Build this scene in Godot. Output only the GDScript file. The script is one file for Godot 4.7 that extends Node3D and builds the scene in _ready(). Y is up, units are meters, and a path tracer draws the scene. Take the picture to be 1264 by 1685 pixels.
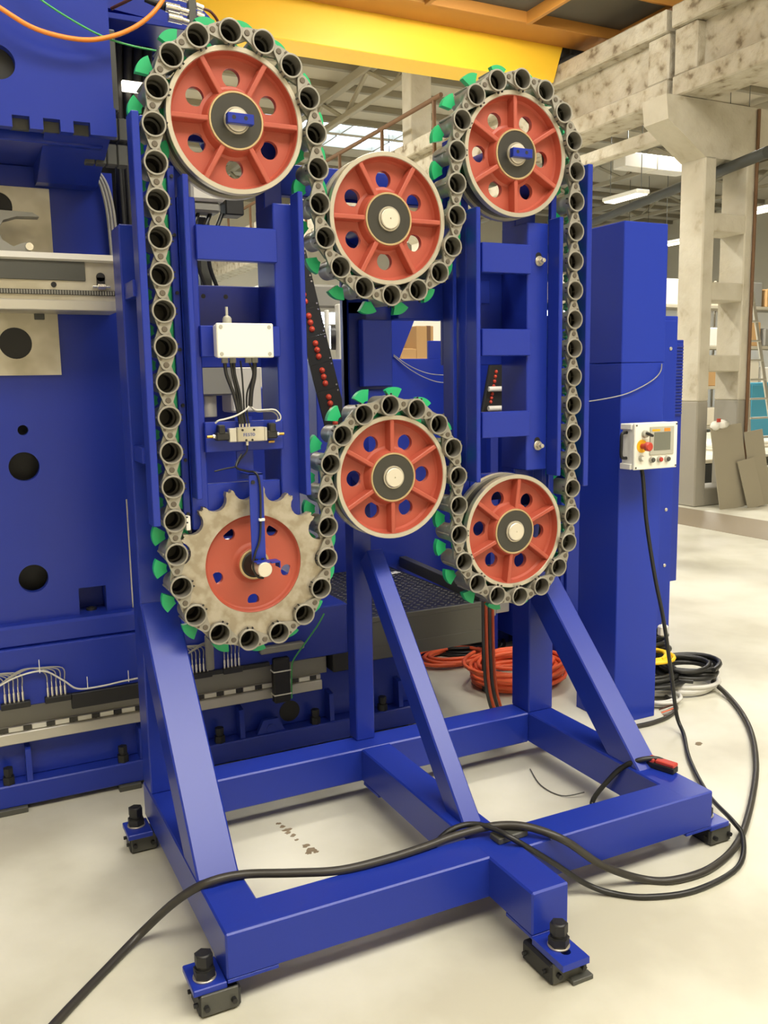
extends Node3D

# ---------------------------------------------------------------- mesh builder
class MB:
	var v := PackedVector3Array()
	var n := PackedVector3Array()
	var u := PackedVector2Array()
	var off := Vector3.ZERO
	var sc := 1.0

	func tri(a: Vector3, b: Vector3, c: Vector3, na: Vector3, nb := Vector3.ZERO, nc := Vector3.ZERO) -> void:
		if nb == Vector3.ZERO:
			nb = na
			nc = na
		var g := (b - a).cross(c - a)
		if g.length_squared() < 1e-16:
			return
		if g.dot(na + nb + nc) > 0.0:
			v.append_array([a, c, b]); n.append_array([na, nc, nb])
		else:
			v.append_array([a, b, c]); n.append_array([na, nb, nc])

	func quad(a: Vector3, b: Vector3, c: Vector3, d: Vector3, nn: Vector3) -> void:
		tri(a, b, c, nn); tri(a, c, d, nn)

	# chamfered box: centre, size, chamfer, orientation
	func box(c: Vector3, s: Vector3, bev := 0.003, bs := Basis.IDENTITY) -> MB:
		var h := s * 0.5
		var bv := minf(bev, minf(h.x, minf(h.y, h.z)) * 0.45)
		for ax in 3:
			for sg in [-1.0, 1.0]:
				var nn := Vector3.ZERO
				nn[ax] = sg
				var a1 := (ax + 1) % 3
				var a2 := (ax + 2) % 3
				var p := []
				for k in [[-1, -1], [1, -1], [1, 1], [-1, 1]]:
					var q := Vector3.ZERO
					q[ax] = sg * h[ax]; q[a1] = k[0] * (h[a1] - bv); q[a2] = k[1] * (h[a2] - bv)
					p.append(c + bs * q)
				quad(p[0], p[1], p[2], p[3], bs * nn)
		if bv <= 0.0:
			return self
		for ax in 3:
			var a1 := (ax + 1) % 3
			var a2 := (ax + 2) % 3
			for s1 in [-1.0, 1.0]:
				for s2 in [-1.0, 1.0]:
					var q := []
					for e in [-1.0, 1.0]:
						var p1 := Vector3.ZERO
						p1[ax] = e * (h[ax] - bv); p1[a1] = s1 * h[a1]; p1[a2] = s2 * (h[a2] - bv)
						var p2 := Vector3.ZERO
						p2[ax] = e * (h[ax] - bv); p2[a1] = s1 * (h[a1] - bv); p2[a2] = s2 * h[a2]
						q.append(c + bs * p1); q.append(c + bs * p2)
					var nn := Vector3.ZERO
					nn[a1] = s1; nn[a2] = s2
					quad(q[0], q[1], q[3], q[2], (bs * nn).normalized())
		for sx in [-1.0, 1.0]:
			for sy in [-1.0, 1.0]:
				for sz in [-1.0, 1.0]:
					var sg := Vector3(sx, sy, sz)
					tri(c + bs * (sg * (h - Vector3(0, bv, bv))), c + bs * (sg * (h - Vector3(bv, 0, bv))), c + bs * (sg * (h - Vector3(bv, bv, 0))), (bs * sg).normalized())
		return self

	func bx(x0: float, x1: float, y0: float, y1: float, z0: float, z1: float, bev := 0.003) -> MB:
		return box(Vector3(x0 + x1, y0 + y1, z0 + z1) * 0.5, Vector3(absf(x1 - x0), absf(y1 - y0), absf(z1 - z0)), bev)

	# bar of section w x h along a..b, w across "side"
	func bar(a: Vector3, b: Vector3, w: float, h: float, up := Vector3.UP, bev := 0.003) -> MB:
		var d := (b - a).normalized()
		var side := d.cross(up).normalized()
		var t := side.cross(d).normalized()
		return box((a + b) * 0.5, Vector3(w, h, a.distance_to(b)), bev, Basis(side, t, -d))

	static func frame(d: Vector3) -> Basis:
		d = d.normalized()
		var r := Vector3.UP if absf(d.y) < 0.9 else Vector3.RIGHT
		var x := r.cross(d).normalized()
		return Basis(x, d.cross(x).normalized(), d)

	# profile of (radius, along) turned round the axis; flat between points unless smooth
	func lathe(pr: Array, o: Vector3, bs := Basis.IDENTITY, seg := 24, smooth := false) -> MB:
		var k := pr.size()
		var nr := []
		for i in k - 1:
			var d: Vector2 = pr[i + 1] - pr[i]
			nr.append(Vector2(d.y, -d.x).normalized())
		for i in k - 1:
			var p: Vector2 = pr[i]
			var q: Vector2 = pr[i + 1]
			var np: Vector2 = nr[i]
			var nq: Vector2 = nr[i]
			if smooth:
				if i > 0: np = (nr[i - 1] + nr[i]).normalized()
				if i < k - 2: nq = (nr[i] + nr[i + 1]).normalized()
			for j in seg:
				var t0 := TAU * j / seg
				var t1 := TAU * (j + 1) / seg
				var e0 := Vector3(cos(t0), sin(t0), 0)
				var e1 := Vector3(cos(t1), sin(t1), 0)
				var z := Vector3(0, 0, 1)
				var a := o + bs * (e0 * p.x + z * p.y)
				var b := o + bs * (e1 * p.x + z * p.y)
				var c := o + bs * (e1 * q.x + z * q.y)
				var d := o + bs * (e0 * q.x + z * q.y)
				var na := bs * (e0 * np.x + z * np.y)
				var nb := bs * (e1 * np.x + z * np.y)
				var nc := bs * (e1 * nq.x + z * nq.y)
				var nd := bs * (e0 * nq.x + z * nq.y)
				tri(a, b, c, na, nb, nc); tri(a, c, d, na, nc, nd)
		return self

	func cyl(a: Vector3, b: Vector3, r: float, r2 := -1.0, seg := 16, ch := 0.0) -> MB:
		if r2 < 0.0: r2 = r
		var l := a.distance_to(b)
		# the profile runs from the far end to the near one so that normals point outwards
		var pr := [Vector2(0, 0), Vector2(r - ch, 0), Vector2(r, ch), Vector2(r2, l - ch), Vector2(r2 - ch, l), Vector2(0, l)]
		if ch <= 0.0: pr = [Vector2(0, 0), Vector2(r, 0), Vector2(r2, l), Vector2(0, l)]
		return lathe(pr, a, frame(b - a), seg)

	func hexa(a: Vector3, b: Vector3, r: float) -> MB:
		var bs := frame(b - a)
		var pts := PackedVector2Array()
		for j in 6: pts.append(Vector2(cos(TAU * j / 6), sin(TAU * j / 6)) * r)
		return prism(pts, 0, a.distance_to(b), Transform3D(bs, a))

	func prism(pts: PackedVector2Array, z0: float, z1: float, xf := Transform3D.IDENTITY) -> MB:
		var ix := Geometry2D.triangulate_polygon(pts)
		for i in range(0, ix.size(), 3):
			var p := pts[ix[i]]
			var q := pts[ix[i + 1]]
			var r := pts[ix[i + 2]]
			tri(xf * Vector3(p.x, p.y, z1), xf * Vector3(q.x, q.y, z1), xf * Vector3(r.x, r.y, z1), xf.basis.z.normalized())
			tri(xf * Vector3(p.x, p.y, z0), xf * Vector3(q.x, q.y, z0), xf * Vector3(r.x, r.y, z0), -xf.basis.z.normalized())
		walls(pts, z0, z1, xf, not Geometry2D.is_polygon_clockwise(pts))
		return self

	func walls(pts: PackedVector2Array, z0: float, z1: float, xf: Transform3D, ccw: bool) -> void:
		var k := pts.size()
		for i in k:
			var p := pts[i]
			var q := pts[(i + 1) % k]
			var d := q - p
			var nn := (Vector2(d.y, -d.x) if ccw else Vector2(-d.y, d.x)).normalized()
			quad(xf * Vector3(p.x, p.y, z0), xf * Vector3(q.x, q.y, z0), xf * Vector3(q.x, q.y, z1), xf * Vector3(p.x, p.y, z1), (xf.basis * Vector3(nn.x, nn.y, 0)).normalized())

	# plate between an outer loop and a hole loop of the same count
	func ring(outer: PackedVector2Array, inner: PackedVector2Array, z0: float, z1: float, xf := Transform3D.IDENTITY, outer_wall := true) -> MB:
		var k := outer.size()
		for zz in [z0, z1]:
			var nn := xf.basis.z.normalized() * (1.0 if zz == z1 else -1.0)
			for i in k:
				var j := (i + 1) % k
				var a := xf * Vector3(outer[i].x, outer[i].y, zz)
				var b := xf * Vector3(outer[j].x, outer[j].y, zz)
				var c := xf * Vector3(inner[j].x, inner[j].y, zz)
				var d := xf * Vector3(inner[i].x, inner[i].y, zz)
				quad(a, b, c, d, nn)
		var cw := Geometry2D.is_polygon_clockwise(outer)
		if outer_wall: walls(outer, z0, z1, xf, not cw)
		walls(inner, z0, z1, xf, Geometry2D.is_polygon_clockwise(inner))
		return self

	# rectangle with one round hole, in x-y
	func holed(x0: float, x1: float, y0: float, y1: float, c: Vector2, r: float, z0: float, z1: float, xf := Transform3D.IDENTITY, wall := true, ry := -1.0) -> MB:
		if ry < 0.0: ry = r
		var o := PackedVector2Array()
		var inn := PackedVector2Array()
		var angs := []
		for j in 32: angs.append(TAU * j / 32)
		for q in [Vector2(x1, y1), Vector2(x0, y1), Vector2(x0, y0), Vector2(x1, y0)]:
			angs.append(fposmod((q - c).angle(), TAU))
		angs.sort()
		for a in angs:
			var d := Vector2(cos(a), sin(a))
			var t := 1e9
			if d.x > 1e-6: t = minf(t, (x1 - c.x) / d.x)
			if d.x < -1e-6: t = minf(t, (x0 - c.x) / d.x)
			if d.y > 1e-6: t = minf(t, (y1 - c.y) / d.y)
			if d.y < -1e-6: t = minf(t, (y0 - c.y) / d.y)
			o.append(c + d * t); inn.append(c + Vector2(d.x * r, d.y * ry))
		return ring(o, inn, z0, z1, xf, wall)

	func tube(pts: Array, r: float, seg := 8, sub := 6, close := false) -> MB:
		var pp := []
		var k := pts.size()
		if sub <= 1:
			pp = pts
		else:
			for i in k - 1:
				var a: Vector3 = pts[maxi(i - 1, 0)]
				var b: Vector3 = pts[i]
				var c: Vector3 = pts[i + 1]
				var d: Vector3 = pts[mini(i + 2, k - 1)]
				for j in sub: pp.append(b.cubic_interpolate(c, a, d, float(j) / sub))
			pp.append(pts[k - 1])
		var m := pp.size()
		var side := frame((pp[1] as Vector3) - (pp[0] as Vector3)).x
		var rings := []
		for i in m:
			var d: Vector3 = ((pp[mini(i + 1, m - 1)] as Vector3) - (pp[maxi(i - 1, 0)] as Vector3)).normalized()
			side = (side - d * side.dot(d)).normalized()
			var other := d.cross(side)
			var row := []
			for j in seg: row.append(side * cos(TAU * j / seg) + other * sin(TAU * j / seg))
			rings.append(row)
		for i in m - 1:
			for j in seg:
				var j2 := (j + 1) % seg
				var n0: Vector3 = rings[i][j]
				var n1: Vector3 = rings[i][j2]
				var n2: Vector3 = rings[i + 1][j2]
				var n3: Vector3 = rings[i + 1][j]
				var p: Vector3 = pp[i]
				var q: Vector3 = pp[i + 1]
				tri(p + n0 * r, p + n1 * r, q + n2 * r, n0, n1, n2)
				tri(p + n0 * r, q + n2 * r, q + n3 * r, n0, n2, n3)
		for e in [0, m - 1]:
			var nn: Vector3 = ((pp[1] as Vector3) - (pp[0] as Vector3)).normalized() * -1.0 if e == 0 else ((pp[m - 1] as Vector3) - (pp[m - 2] as Vector3)).normalized()
			for j in seg:
				tri(pp[e], (pp[e] as Vector3) + rings[e][j] * r, (pp[e] as Vector3) + rings[e][(j + 1) % seg] * r, nn)
		return self

	func dome(c: Vector3, r: Vector3, bs := Basis.IDENTITY, seg := 12) -> MB:
		var pr := []
		for i in 5: pr.append(Vector2(cos(PI * 0.125 * i) , sin(PI * 0.125 * i)))
		return lathe(pr, c, bs * Basis.from_scale(r), seg, true)

	func mesh() -> ArrayMesh:
		for i in n.size(): n[i] = n[i].normalized()
		if off != Vector3.ZERO or sc != 1.0:
			for i in v.size(): v[i] = (v[i] - off) * sc
		var a := []
		a.resize(Mesh.ARRAY_MAX)
		a[Mesh.ARRAY_VERTEX] = v
		a[Mesh.ARRAY_NORMAL] = n
		if u.size() == v.size() and u.size() > 0: a[Mesh.ARRAY_TEX_UV] = u
		var m := ArrayMesh.new()
		m.add_surface_from_arrays(Mesh.PRIMITIVE_TRIANGLES, a)
		return m


var M := {}
var taken := {}
const ORD := ["first", "second", "third", "fourth", "fifth", "sixth", "seventh", "eighth", "ninth", "tenth", "eleventh", "twelfth", "thirteenth", "fourteenth", "fifteenth", "sixteenth", "seventeenth", "eighteenth"]

func numbered(called: String) -> String:
	var k: int = taken.get(called, 0)
	taken[called] = k + 1
	return called if k == 0 else "%s_%03d" % [called, k]

func thing(called: String, label: String, category: String, at := Vector3.ZERO, group := "") -> Node3D:
	var o := Node3D.new()
	o.name = numbered(called)
	o.position = at
	add_child(o, true)
	tag(o, label, category, group)
	return o

func tag(o: Node, label: String, category: String, group := "") -> void:
	o.set_meta("label", label); o.set_meta("category", category)
	if group: o.set_meta("group", group)

func mb(t: Node3D) -> MB:
	var b := MB.new()
	b.off = t.position
	return b

func big() -> MB:
	var b := MB.new()
	b.sc = 1.063
	return b

# one mesh; given in world coordinates relative to the thing's base when parent is a thing
func obj(called: String, mb: MB, m: Material, parent: Node = self) -> MeshInstance3D:
	return put(called, mb.mesh(), m, parent)

func put(called: String, mesh: Mesh, m: Material, parent: Node = self) -> MeshInstance3D:
	var o := MeshInstance3D.new()
	o.name = numbered(called) if parent == self else called
	o.mesh = mesh
	o.material_override = m
	parent.add_child(o, true)
	return o

func struct(called: String, mb: MB, m: Material, parent: Node = self) -> MeshInstance3D:
	var o := obj(called, mb, m, parent)
	if parent == self: o.set_meta("kind", "structure")
	return o

func mat(c: Color, rough := 0.5, metal := 0.0, spec := 0.5) -> StandardMaterial3D:
	var m := StandardMaterial3D.new()
	m.albedo_color = c
	m.roughness = rough
	m.metallic = metal
	m.metallic_specular = spec
	return m

func noise_tex(freq: float, ramp: Array, seed_: int, size := 512, normal := 0.0, oct := 4) -> NoiseTexture2D:
	var f := FastNoiseLite.new()
	f.seed = seed_
	f.frequency = freq
	f.noise_type = FastNoiseLite.TYPE_SIMPLEX_SMOOTH
	f.fractal_octaves = oct
	var t := NoiseTexture2D.new()
	t.width = size; t.height = size
	t.seamless = true
	t.noise = f
	if normal > 0.0:
		t.as_normal_map = true
		t.bump_strength = normal
	else:
		var g := Gradient.new()
		var offs := PackedFloat32Array()
		var cols := PackedColorArray()
		for r in ramp:
			offs.append(r[0]); cols.append(r[1])
		g.offsets = offs; g.colors = cols
		t.color_ramp = g
	return t

func tri_tex(m: StandardMaterial3D, albedo: Texture2D, scale: float, nrm: Texture2D = null, ns := 0.5) -> StandardMaterial3D:
	m.uv1_triplanar = true
	m.uv1_world_triplanar = true
	m.uv1_scale = Vector3.ONE * scale
	if albedo: m.albedo_texture = albedo
	if nrm:
		m.normal_enabled = true
		m.normal_texture = nrm
		m.normal_scale = ns
	return m

func materials() -> void:
	M.blue = mat(Color8(30, 50, 150), 0.3, 0.0, 0.44)
	tri_tex(M.blue, null, 6.0, noise_tex(0.05, [], 3, 256, 1.2, 3), 0.10)
	M.blue_gloss = mat(Color8(34, 56, 162), 0.32, 0.0, 0.38)
	M.red = mat(Color8(172, 80, 60), 0.5)
	tri_tex(M.red, null, 9.0, noise_tex(0.06, [], 5, 256, 1.5, 3), 0.15)
	M.red_ball = mat(Color8(205, 70, 48), 0.4)
	M.zinc = mat(Color8(156, 152, 141), 0.46, 0.55)
	tri_tex(M.zinc, null, 14.0, noise_tex(0.07, [], 6, 256, 1.5, 3), 0.12)
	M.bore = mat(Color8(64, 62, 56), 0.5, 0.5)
	M.steel = mat(Color8(200, 193, 176), 0.36, 0.7)
	M.tread = mat(Color8(58, 57, 54), 0.4, 0.4)
	M.steel_dark = mat(Color8(78, 77, 73), 0.35, 0.75)
	M.chrome = mat(Color8(230, 226, 215), 0.2, 0.85)
	M.brass = mat(Color8(205, 165, 85), 0.35, 0.8)
	M.green = mat(Color8(34, 178, 112), 0.42)
	M.black = mat(Color8(26, 26, 26), 0.5)
	M.rubber = mat(Color8(30, 29, 27), 0.42)
	M.cable = mat(Color8(50, 47, 42), 0.42)
	M.cable_dark = mat(Color8(30, 30, 29), 0.4)
	M.cable_grey = mat(Color8(150, 148, 142), 0.4)
	M.cable_white = mat(Color8(205, 203, 196), 0.4)
	M.orange = mat(Color8(236, 104, 62), 0.45)
	M.orange_lt = mat(Color8(240, 140, 50), 0.4)
	M.cable_green = mat(Color8(70, 165, 90), 0.45)
	M.brown = mat(Color8(92, 50, 38), 0.4)
	M.yellow_cable = mat(Color8(240, 195, 35), 0.45)
	M.white = mat(Color8(232, 230, 220), 0.4)
	M.ivory = mat(Color8(236, 234, 222), 0.38)
	M.grey = mat(Color8(136, 134, 126), 0.5)
	M.grey_dark = mat(Color8(74, 74, 68), 0.5)
	M.screen = mat(Color8(112, 114, 102), 0.25)
	M.bezel = mat(Color8(176, 174, 160), 0.45)
	M.alu = mat(Color8(200, 196, 184), 0.4, 0.6)
	M.brass_dull = mat(Color8(196, 172, 128), 0.42, 0.6)
	M.pin = mat(Color8(100, 92, 80), 0.5, 0.4)
	M.bright_end = mat(Color8(222, 214, 196), 0.42, 0.5)
	M.bright_plate = mat(Color8(202, 196, 178), 0.38, 0.5)
	tri_tex(M.bright_plate, noise_tex(0.01, [[0.3, Color(0.88, 0.87, 0.84)], [0.7, Color(1, 1, 1)]], 11, 256), 1.2)
	M.sprocket = mat(Color8(184, 176, 160), 0.42, 0.6)
	tri_tex(M.sprocket, noise_tex(0.012, [[0.3, Color(0.88, 0.86, 0.82)], [0.5, Color(0.95, 0.94, 0.92)], [0.75, Color(1, 1, 1)]], 12, 512), 2.0)
	M.platform = mat(Color8(98, 97, 91), 0.4, 0.65)
	M.checker = mat(Color8(50, 50, 52), 0.35, 0.6)
	M.yellow = mat(Color8(252, 206, 56), 0.42)
	M.yellow_dull = mat(Color8(178, 122, 50), 0.6)
	M.grate = mat(Color8(80, 74, 62), 0.7)
	M.floor = mat(Color(1, 1, 1), 0.42, 0.0, 0.4)
	tri_tex(M.floor, noise_tex(0.004, [[0.2, Color8(188, 184, 166)], [0.45, Color8(201, 198, 181)], [0.6, Color8(206, 203, 187)], [0.85, Color8(213, 210, 195)]], 21, 1024, 0.0, 6), 0.22, noise_tex(0.03, [], 22, 512, 1.0, 4), 0.05)
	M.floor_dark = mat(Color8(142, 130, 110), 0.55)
	M.plaster = mat(Color(1, 1, 1), 0.85)
	tri_tex(M.plaster, noise_tex(0.008, [[0.02, Color8(167, 156, 133)], [0.2, Color8(186, 178, 158)], [0.5, Color8(193, 186, 167)], [0.85, Color8(197, 190, 172)]], 31, 512, 0.0, 5), 0.45, noise_tex(0.02, [], 32, 512, 5.0, 5), 0.4)
	M.plaster_grey = mat(Color8(150, 145, 132), 0.75)
	M.beam_white = mat(Color(1, 1, 1), 0.85)
	tri_tex(M.beam_white, noise_tex(0.012, [[0.08, Color8(123, 110, 89)], [0.24, Color8(172, 161, 139)], [0.42, Color8(186, 178, 158)], [0.85, Color8(197, 190, 172)]], 33, 512, 0.0, 6), 0.5, noise_tex(0.025, [], 34, 512, 8.0, 5), 0.55)
	M.ceiling = mat(Color8(196, 186, 164), 0.9)
	M.ceiling_dark = mat(Color8(150, 142, 124), 0.9)
	M.truss = mat(Color8(176, 168, 148), 0.7)
	M.rail_brown = mat(Color8(112, 82, 56), 0.75)
	M.wall = mat(Color8(214, 206, 186), 0.9)
	M.wall_dark = mat(Color8(168, 160, 142), 0.9)
	M.cardboard = mat(Color8(186, 148, 98), 0.85)
	M.sheet = mat(Color8(150, 142, 122), 0.6)
	M.turquoise = mat(Color8(70, 150, 178), 0.5)
	M.glass = mat(Color(0.9, 0.95, 1.0, 0.12), 0.05)
	M.glass.transparency = BaseMaterial3D.TRANSPARENCY_ALPHA
	M.lamp = mat(Color(1, 1, 1), 0.5)
	M.lamp.emission_enabled = true
	M.lamp.emission = Color(1.0, 0.95, 0.85)
	M.lamp.emission_energy_multiplier = 3.0
	M.lens_red = mat(Color8(184, 62, 48), 0.4)
	M.sticker = mat(Color8(240, 180, 30), 0.5)
	M.pipe = mat(Color8(52, 54, 48), 0.6)
	M.sticker_orange = mat(Color8(236, 140, 40), 0.5)
	M.alu_white = mat(Color8(214, 210, 200), 0.5)
	M.stain = mat(Color8(128, 112, 88), 0.7)
	M.grey_metal = mat(Color8(120, 119, 114), 0.35, 0.6)
	M.chrome_soft = mat(Color8(225, 220, 206), 0.4, 0.5)
	M.print_blue = mat(Color8(70, 84, 140), 0.5)

# ---------------------------------------------------------------- camera, light, hall
func area(at: Vector3, size: Vector2, energy: float, towards := Vector3.DOWN, col := Color(1.0, 0.985, 0.95)) -> void:
	var l := AreaLight3D.new()
	l.name = numbered("lamp_light")
	l.area_size = size
	l.light_color = col
	l.light_energy = energy
	l.shadow_enabled = true
	l.set("area_range", 60.0)
	add_child(l, true)
	var up := Vector3.FORWARD if absf(towards.y) > 0.9 else Vector3.UP
	l.look_at_from_position(at, at + towards, up)

func ceiling_lamp(at: Vector3, size: Vector2, energy: float, label: String) -> void:
	var t := thing("ceiling_lamp", label, "lamp", at, "strip lamps under the hall roof")
	obj("housing", MB.new().box(Vector3(0, 0.06, 0), Vector3(size.x + 0.08, 0.1, size.y + 0.08), 0.02), M.white, t)
	obj("diffuser", MB.new().box(Vector3(0, 0.0, 0), Vector3(size.x, 0.03, size.y), 0.008), M.lamp, t)
	for s in [-0.35, 0.35]: obj("hanger", MB.new().cyl(Vector3(size.x * s, 0.1, size.y * s), Vector3(size.x * s, 10.1 - at.y, size.y * s), 0.01), M.grey_dark, t)
	if energy > 0.0: area(at + Vector3(0, -0.03, 0), size, energy)

func setup() -> void:
	var cam := Camera3D.new()
	cam.name = "camera"
	cam.fov = 59.57
	cam.near = 0.05
	cam.far = 200.0
	add_child(cam)
	cam.transform = Transform3D(Basis(Vector3.UP, deg_to_rad(-26.359)) * Basis(Vector3.RIGHT, deg_to_rad(-8.402)) * Basis(Vector3.BACK, deg_to_rad(-0.981)), Vector3(-0.2678, 1.8907, 3.2664))
	cam.current = true
	var we := WorldEnvironment.new()
	we.name = "environment"
	var e := Environment.new()
	e.background_mode = Environment.BG_SKY
	var sky := Sky.new()
	var sm := ProceduralSkyMaterial.new()
	sm.sky_top_color = Color(0.72, 0.82, 0.95)
	sm.sky_horizon_color = Color(0.92, 0.94, 0.96)
	sm.ground_bottom_color = Color(0.45, 0.43, 0.40)
	sm.ground_horizon_color = Color(0.75, 0.75, 0.72)
	sm.sky_energy_multiplier = 3.0
	sky.sky_material = sm
	e.sky = sky
	e.tonemap_mode = Environment.TONE_MAPPER_LINEAR
	e.tonemap_exposure = 1.12
	e.sdfgi_enabled = true
	e.ssao_enabled = true
	e.ssil_enabled = true
	we.environment = e
	add_child(we)
	# light of the strip lamps over the aisle in front of and above the machine (their fittings: lamps())
	for q in MAIN_LAMPS: area(q[0] + Vector3(0, -0.03, 0), q[1], q[2])

const MAIN_LAMPS := [
	[Vector3(-5.0, 9.2, 5.5), Vector2(3.4, 3.4), 12.0, "far left of the row in front of the machine"], [Vector3(-1.4, 9.2, 5.5), Vector2(3.4, 3.4), 20.0, "left of the row in front of the machine"],
	[Vector3(2.2, 9.2, 5.5), Vector2(3.4, 3.4), 40.0, "middle of the row in front of the machine"], [Vector3(5.8, 9.2, 5.5), Vector2(3.4, 3.4), 36.0, "right of the row in front of the machine"], [Vector3(9.4, 9.2, 5.5), Vector2(3.4, 3.4), 27.0, "far right of the row in front of the machine"],
	[Vector3(-3.0, 9.2, -3.0), Vector2(3.0, 0.9), 14.0, "left of the row above the crane"], [Vector3(3.0, 9.2, -3.0), Vector2(3.0, 0.9), 30.0, "right of the row above the crane"],
	[Vector3(2.0, 9.0, -12.5), Vector2(3.0, 0.9), 110.0, "left of the row behind the crane"], [Vector3(3.0, 9.0, -21.0), Vector2(3.0, 0.9), 130.0, "left of the farthest row"],
	[Vector3(14.0, 9.0, -9.0), Vector2(3.0, 0.9), 70.0, "in the side bay beside the pillar"], [Vector3(20.0, 9.0, -17.0), Vector2(3.0, 0.9), 130.0, "in the side bay over the storage racks"],
]

func lamps() -> void:
	for q in MAIN_LAMPS: ceiling_lamp(q[0], q[1], 0.0, "broad lamp panel under the roof, %s" % q[3])

func hall() -> void:
	var fl := struct("floor", MB.new().bx(-13, 36, -0.3, 0, -36, 12, 0), M.floor)
	var rng := RandomNumberGenerator.new()
	rng.seed = 5
	for q in [[0.915, -0.20, 0.009], [0.922, -0.168, 0.011], [0.928, -0.13, 0.016], [0.926, -0.106, 0.012], [0.936, -0.075, 0.012], [0.934, -0.033, 0.008], [0.951, 0.03, 0.013], [0.955, 0.07, 0.019], [0.94, 0.09, 0.011], [0.97, 0.095, 0.01], [3.127, 0.038, 0.022]]:
		if q[2] <= 0.0: continue
		var pts := PackedVector2Array()
		for j in 11:
			var a := TAU * j / 11
			pts.append(Vector2(cos(a) * 1.3, sin(a)) * q[2] * rng.randf_range(0.55, 1.2))
		obj("stain", MB.new().prism(pts, -0.0005, 0.0012, Transform3D(Basis(Vector3.RIGHT, -PI / 2) , Vector3(q[0], 0, q[1]))), M.stain, fl)
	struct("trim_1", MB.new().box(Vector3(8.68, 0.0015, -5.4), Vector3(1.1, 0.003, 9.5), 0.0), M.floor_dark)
	struct("wall_left", MB.new().bx(-13.3, -13, 0, 11, -36, 12, 0), M.wall)
	struct("wall_back", MB.new().bx(-13, 36, 0, 11, 12, 12.3, 0), M.wall)
	struct("wall_right", MB.new().bx(36, 36.3, 0, 11, -36, 12, 0), M.wall)
	# far wall: parapet, window band open to the sky, top
	var wf := struct("wall_front", MB.new().bx(-13, 36, 0, 3.4, -36.3, -36, 0), M.wall)
	obj("lintel", MB.new().bx(-13, 36, 5.6, 11.2, -36.3, -36, 0), M.wall, wf)
	for i in 12:
		var x0 := -13.0 + 49.0 / 12 * i
		var w := struct("window_%d" % (i + 1), MB.new().bx(x0, x0 + 0.12, 3.4, 5.6, -36.25, -36.05, 0.01).bx(x0, x0 + 4.08, 4.45, 4.52, -36.22, -36.08, 0.01), M.truss)
		obj("pane", MB.new().bx(x0 + 0.12, x0 + 4.08, 3.4, 5.6, -36.16, -36.15, 0), M.glass, w)
	# roof slab with two glazed strips, its ribs and girders
	struct("ceiling", MB.new().bx(-13, 36, 10.1, 10.3, -24.1, 12, 0).bx(-13, 36, 10.1, 10.3, -36.3, -27.3, 0).bx(-13, 10.6, 10.1, 10.3, -27.3, -24.1, 0).bx(16.6, 36, 10.1, 10.3, -27.3, -24.1, 0).bx(10.6, 16.6, 10.1, 10.3, -25.85, -25.55, 0), M.ceiling)
	for k in 2:
		var sl := struct("window_%d" % (13 + k), MB.new().bx(10.6, 16.6, 10.08, 10.32, -25.58 - k * 1.7, -25.5 - k * 1.7, 0.005), M.truss)
		for j in 4: obj("bar", MB.new().bx(10.6 + j * 2.0 - 0.03, 10.63 + j * 2.0, 10.06, 10.3, -25.55 - k * 1.75, -24.1 - k * 1.75, 0.004), M.truss, sl)
		obj("pane", MB.new().bx(10.6, 16.6, 10.2, 10.21, -25.55 - k * 1.75, -24.1 - k * 1.75, 0), M.glass, sl)
	var ribs := struct("trim_2", MB.new().bx(-13, 36, 9.75, 10.1, -36, -35.8, 0), M.ceiling_dark)
	for i in 29:
		var zz := -34.5 + i * 1.5
		if zz < -27.4 or zz > -24.3: obj("rib", MB.new().bx(-13, 36, 9.92, 10.1, zz, zz + 0.16, 0.01), M.ceiling_dark, ribs)
	for j in 5:
		var x := 4.0 + j * 6.2
		var g := obj("truss", MB.new().bx(x, x + 0.22, 9.66, 9.9, -36, 12, 0.02), M.truss, ribs)
		obj("chord", MB.new().bx(x + 0.03, x + 0.19, 8.9, 9.05, -36, 12, 0.02), M.truss, g)
		for q in 16:
			var z0 := -35.0 + q * 3.0
			obj("strut", MB.new().bar(Vector3(x + 0.11, 9.0, z0), Vector3(x + 0.11, 9.7, z0 + 1.4), 0.09, 0.09).bar(Vector3(x + 0.11, 9.7, z0 + 1.4), Vector3(x + 0.11, 9.0, z0 + 2.8), 0.09, 0.09), M.truss, g)
	runway()
	crane()
	handrail()
	tie_beam()

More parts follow.
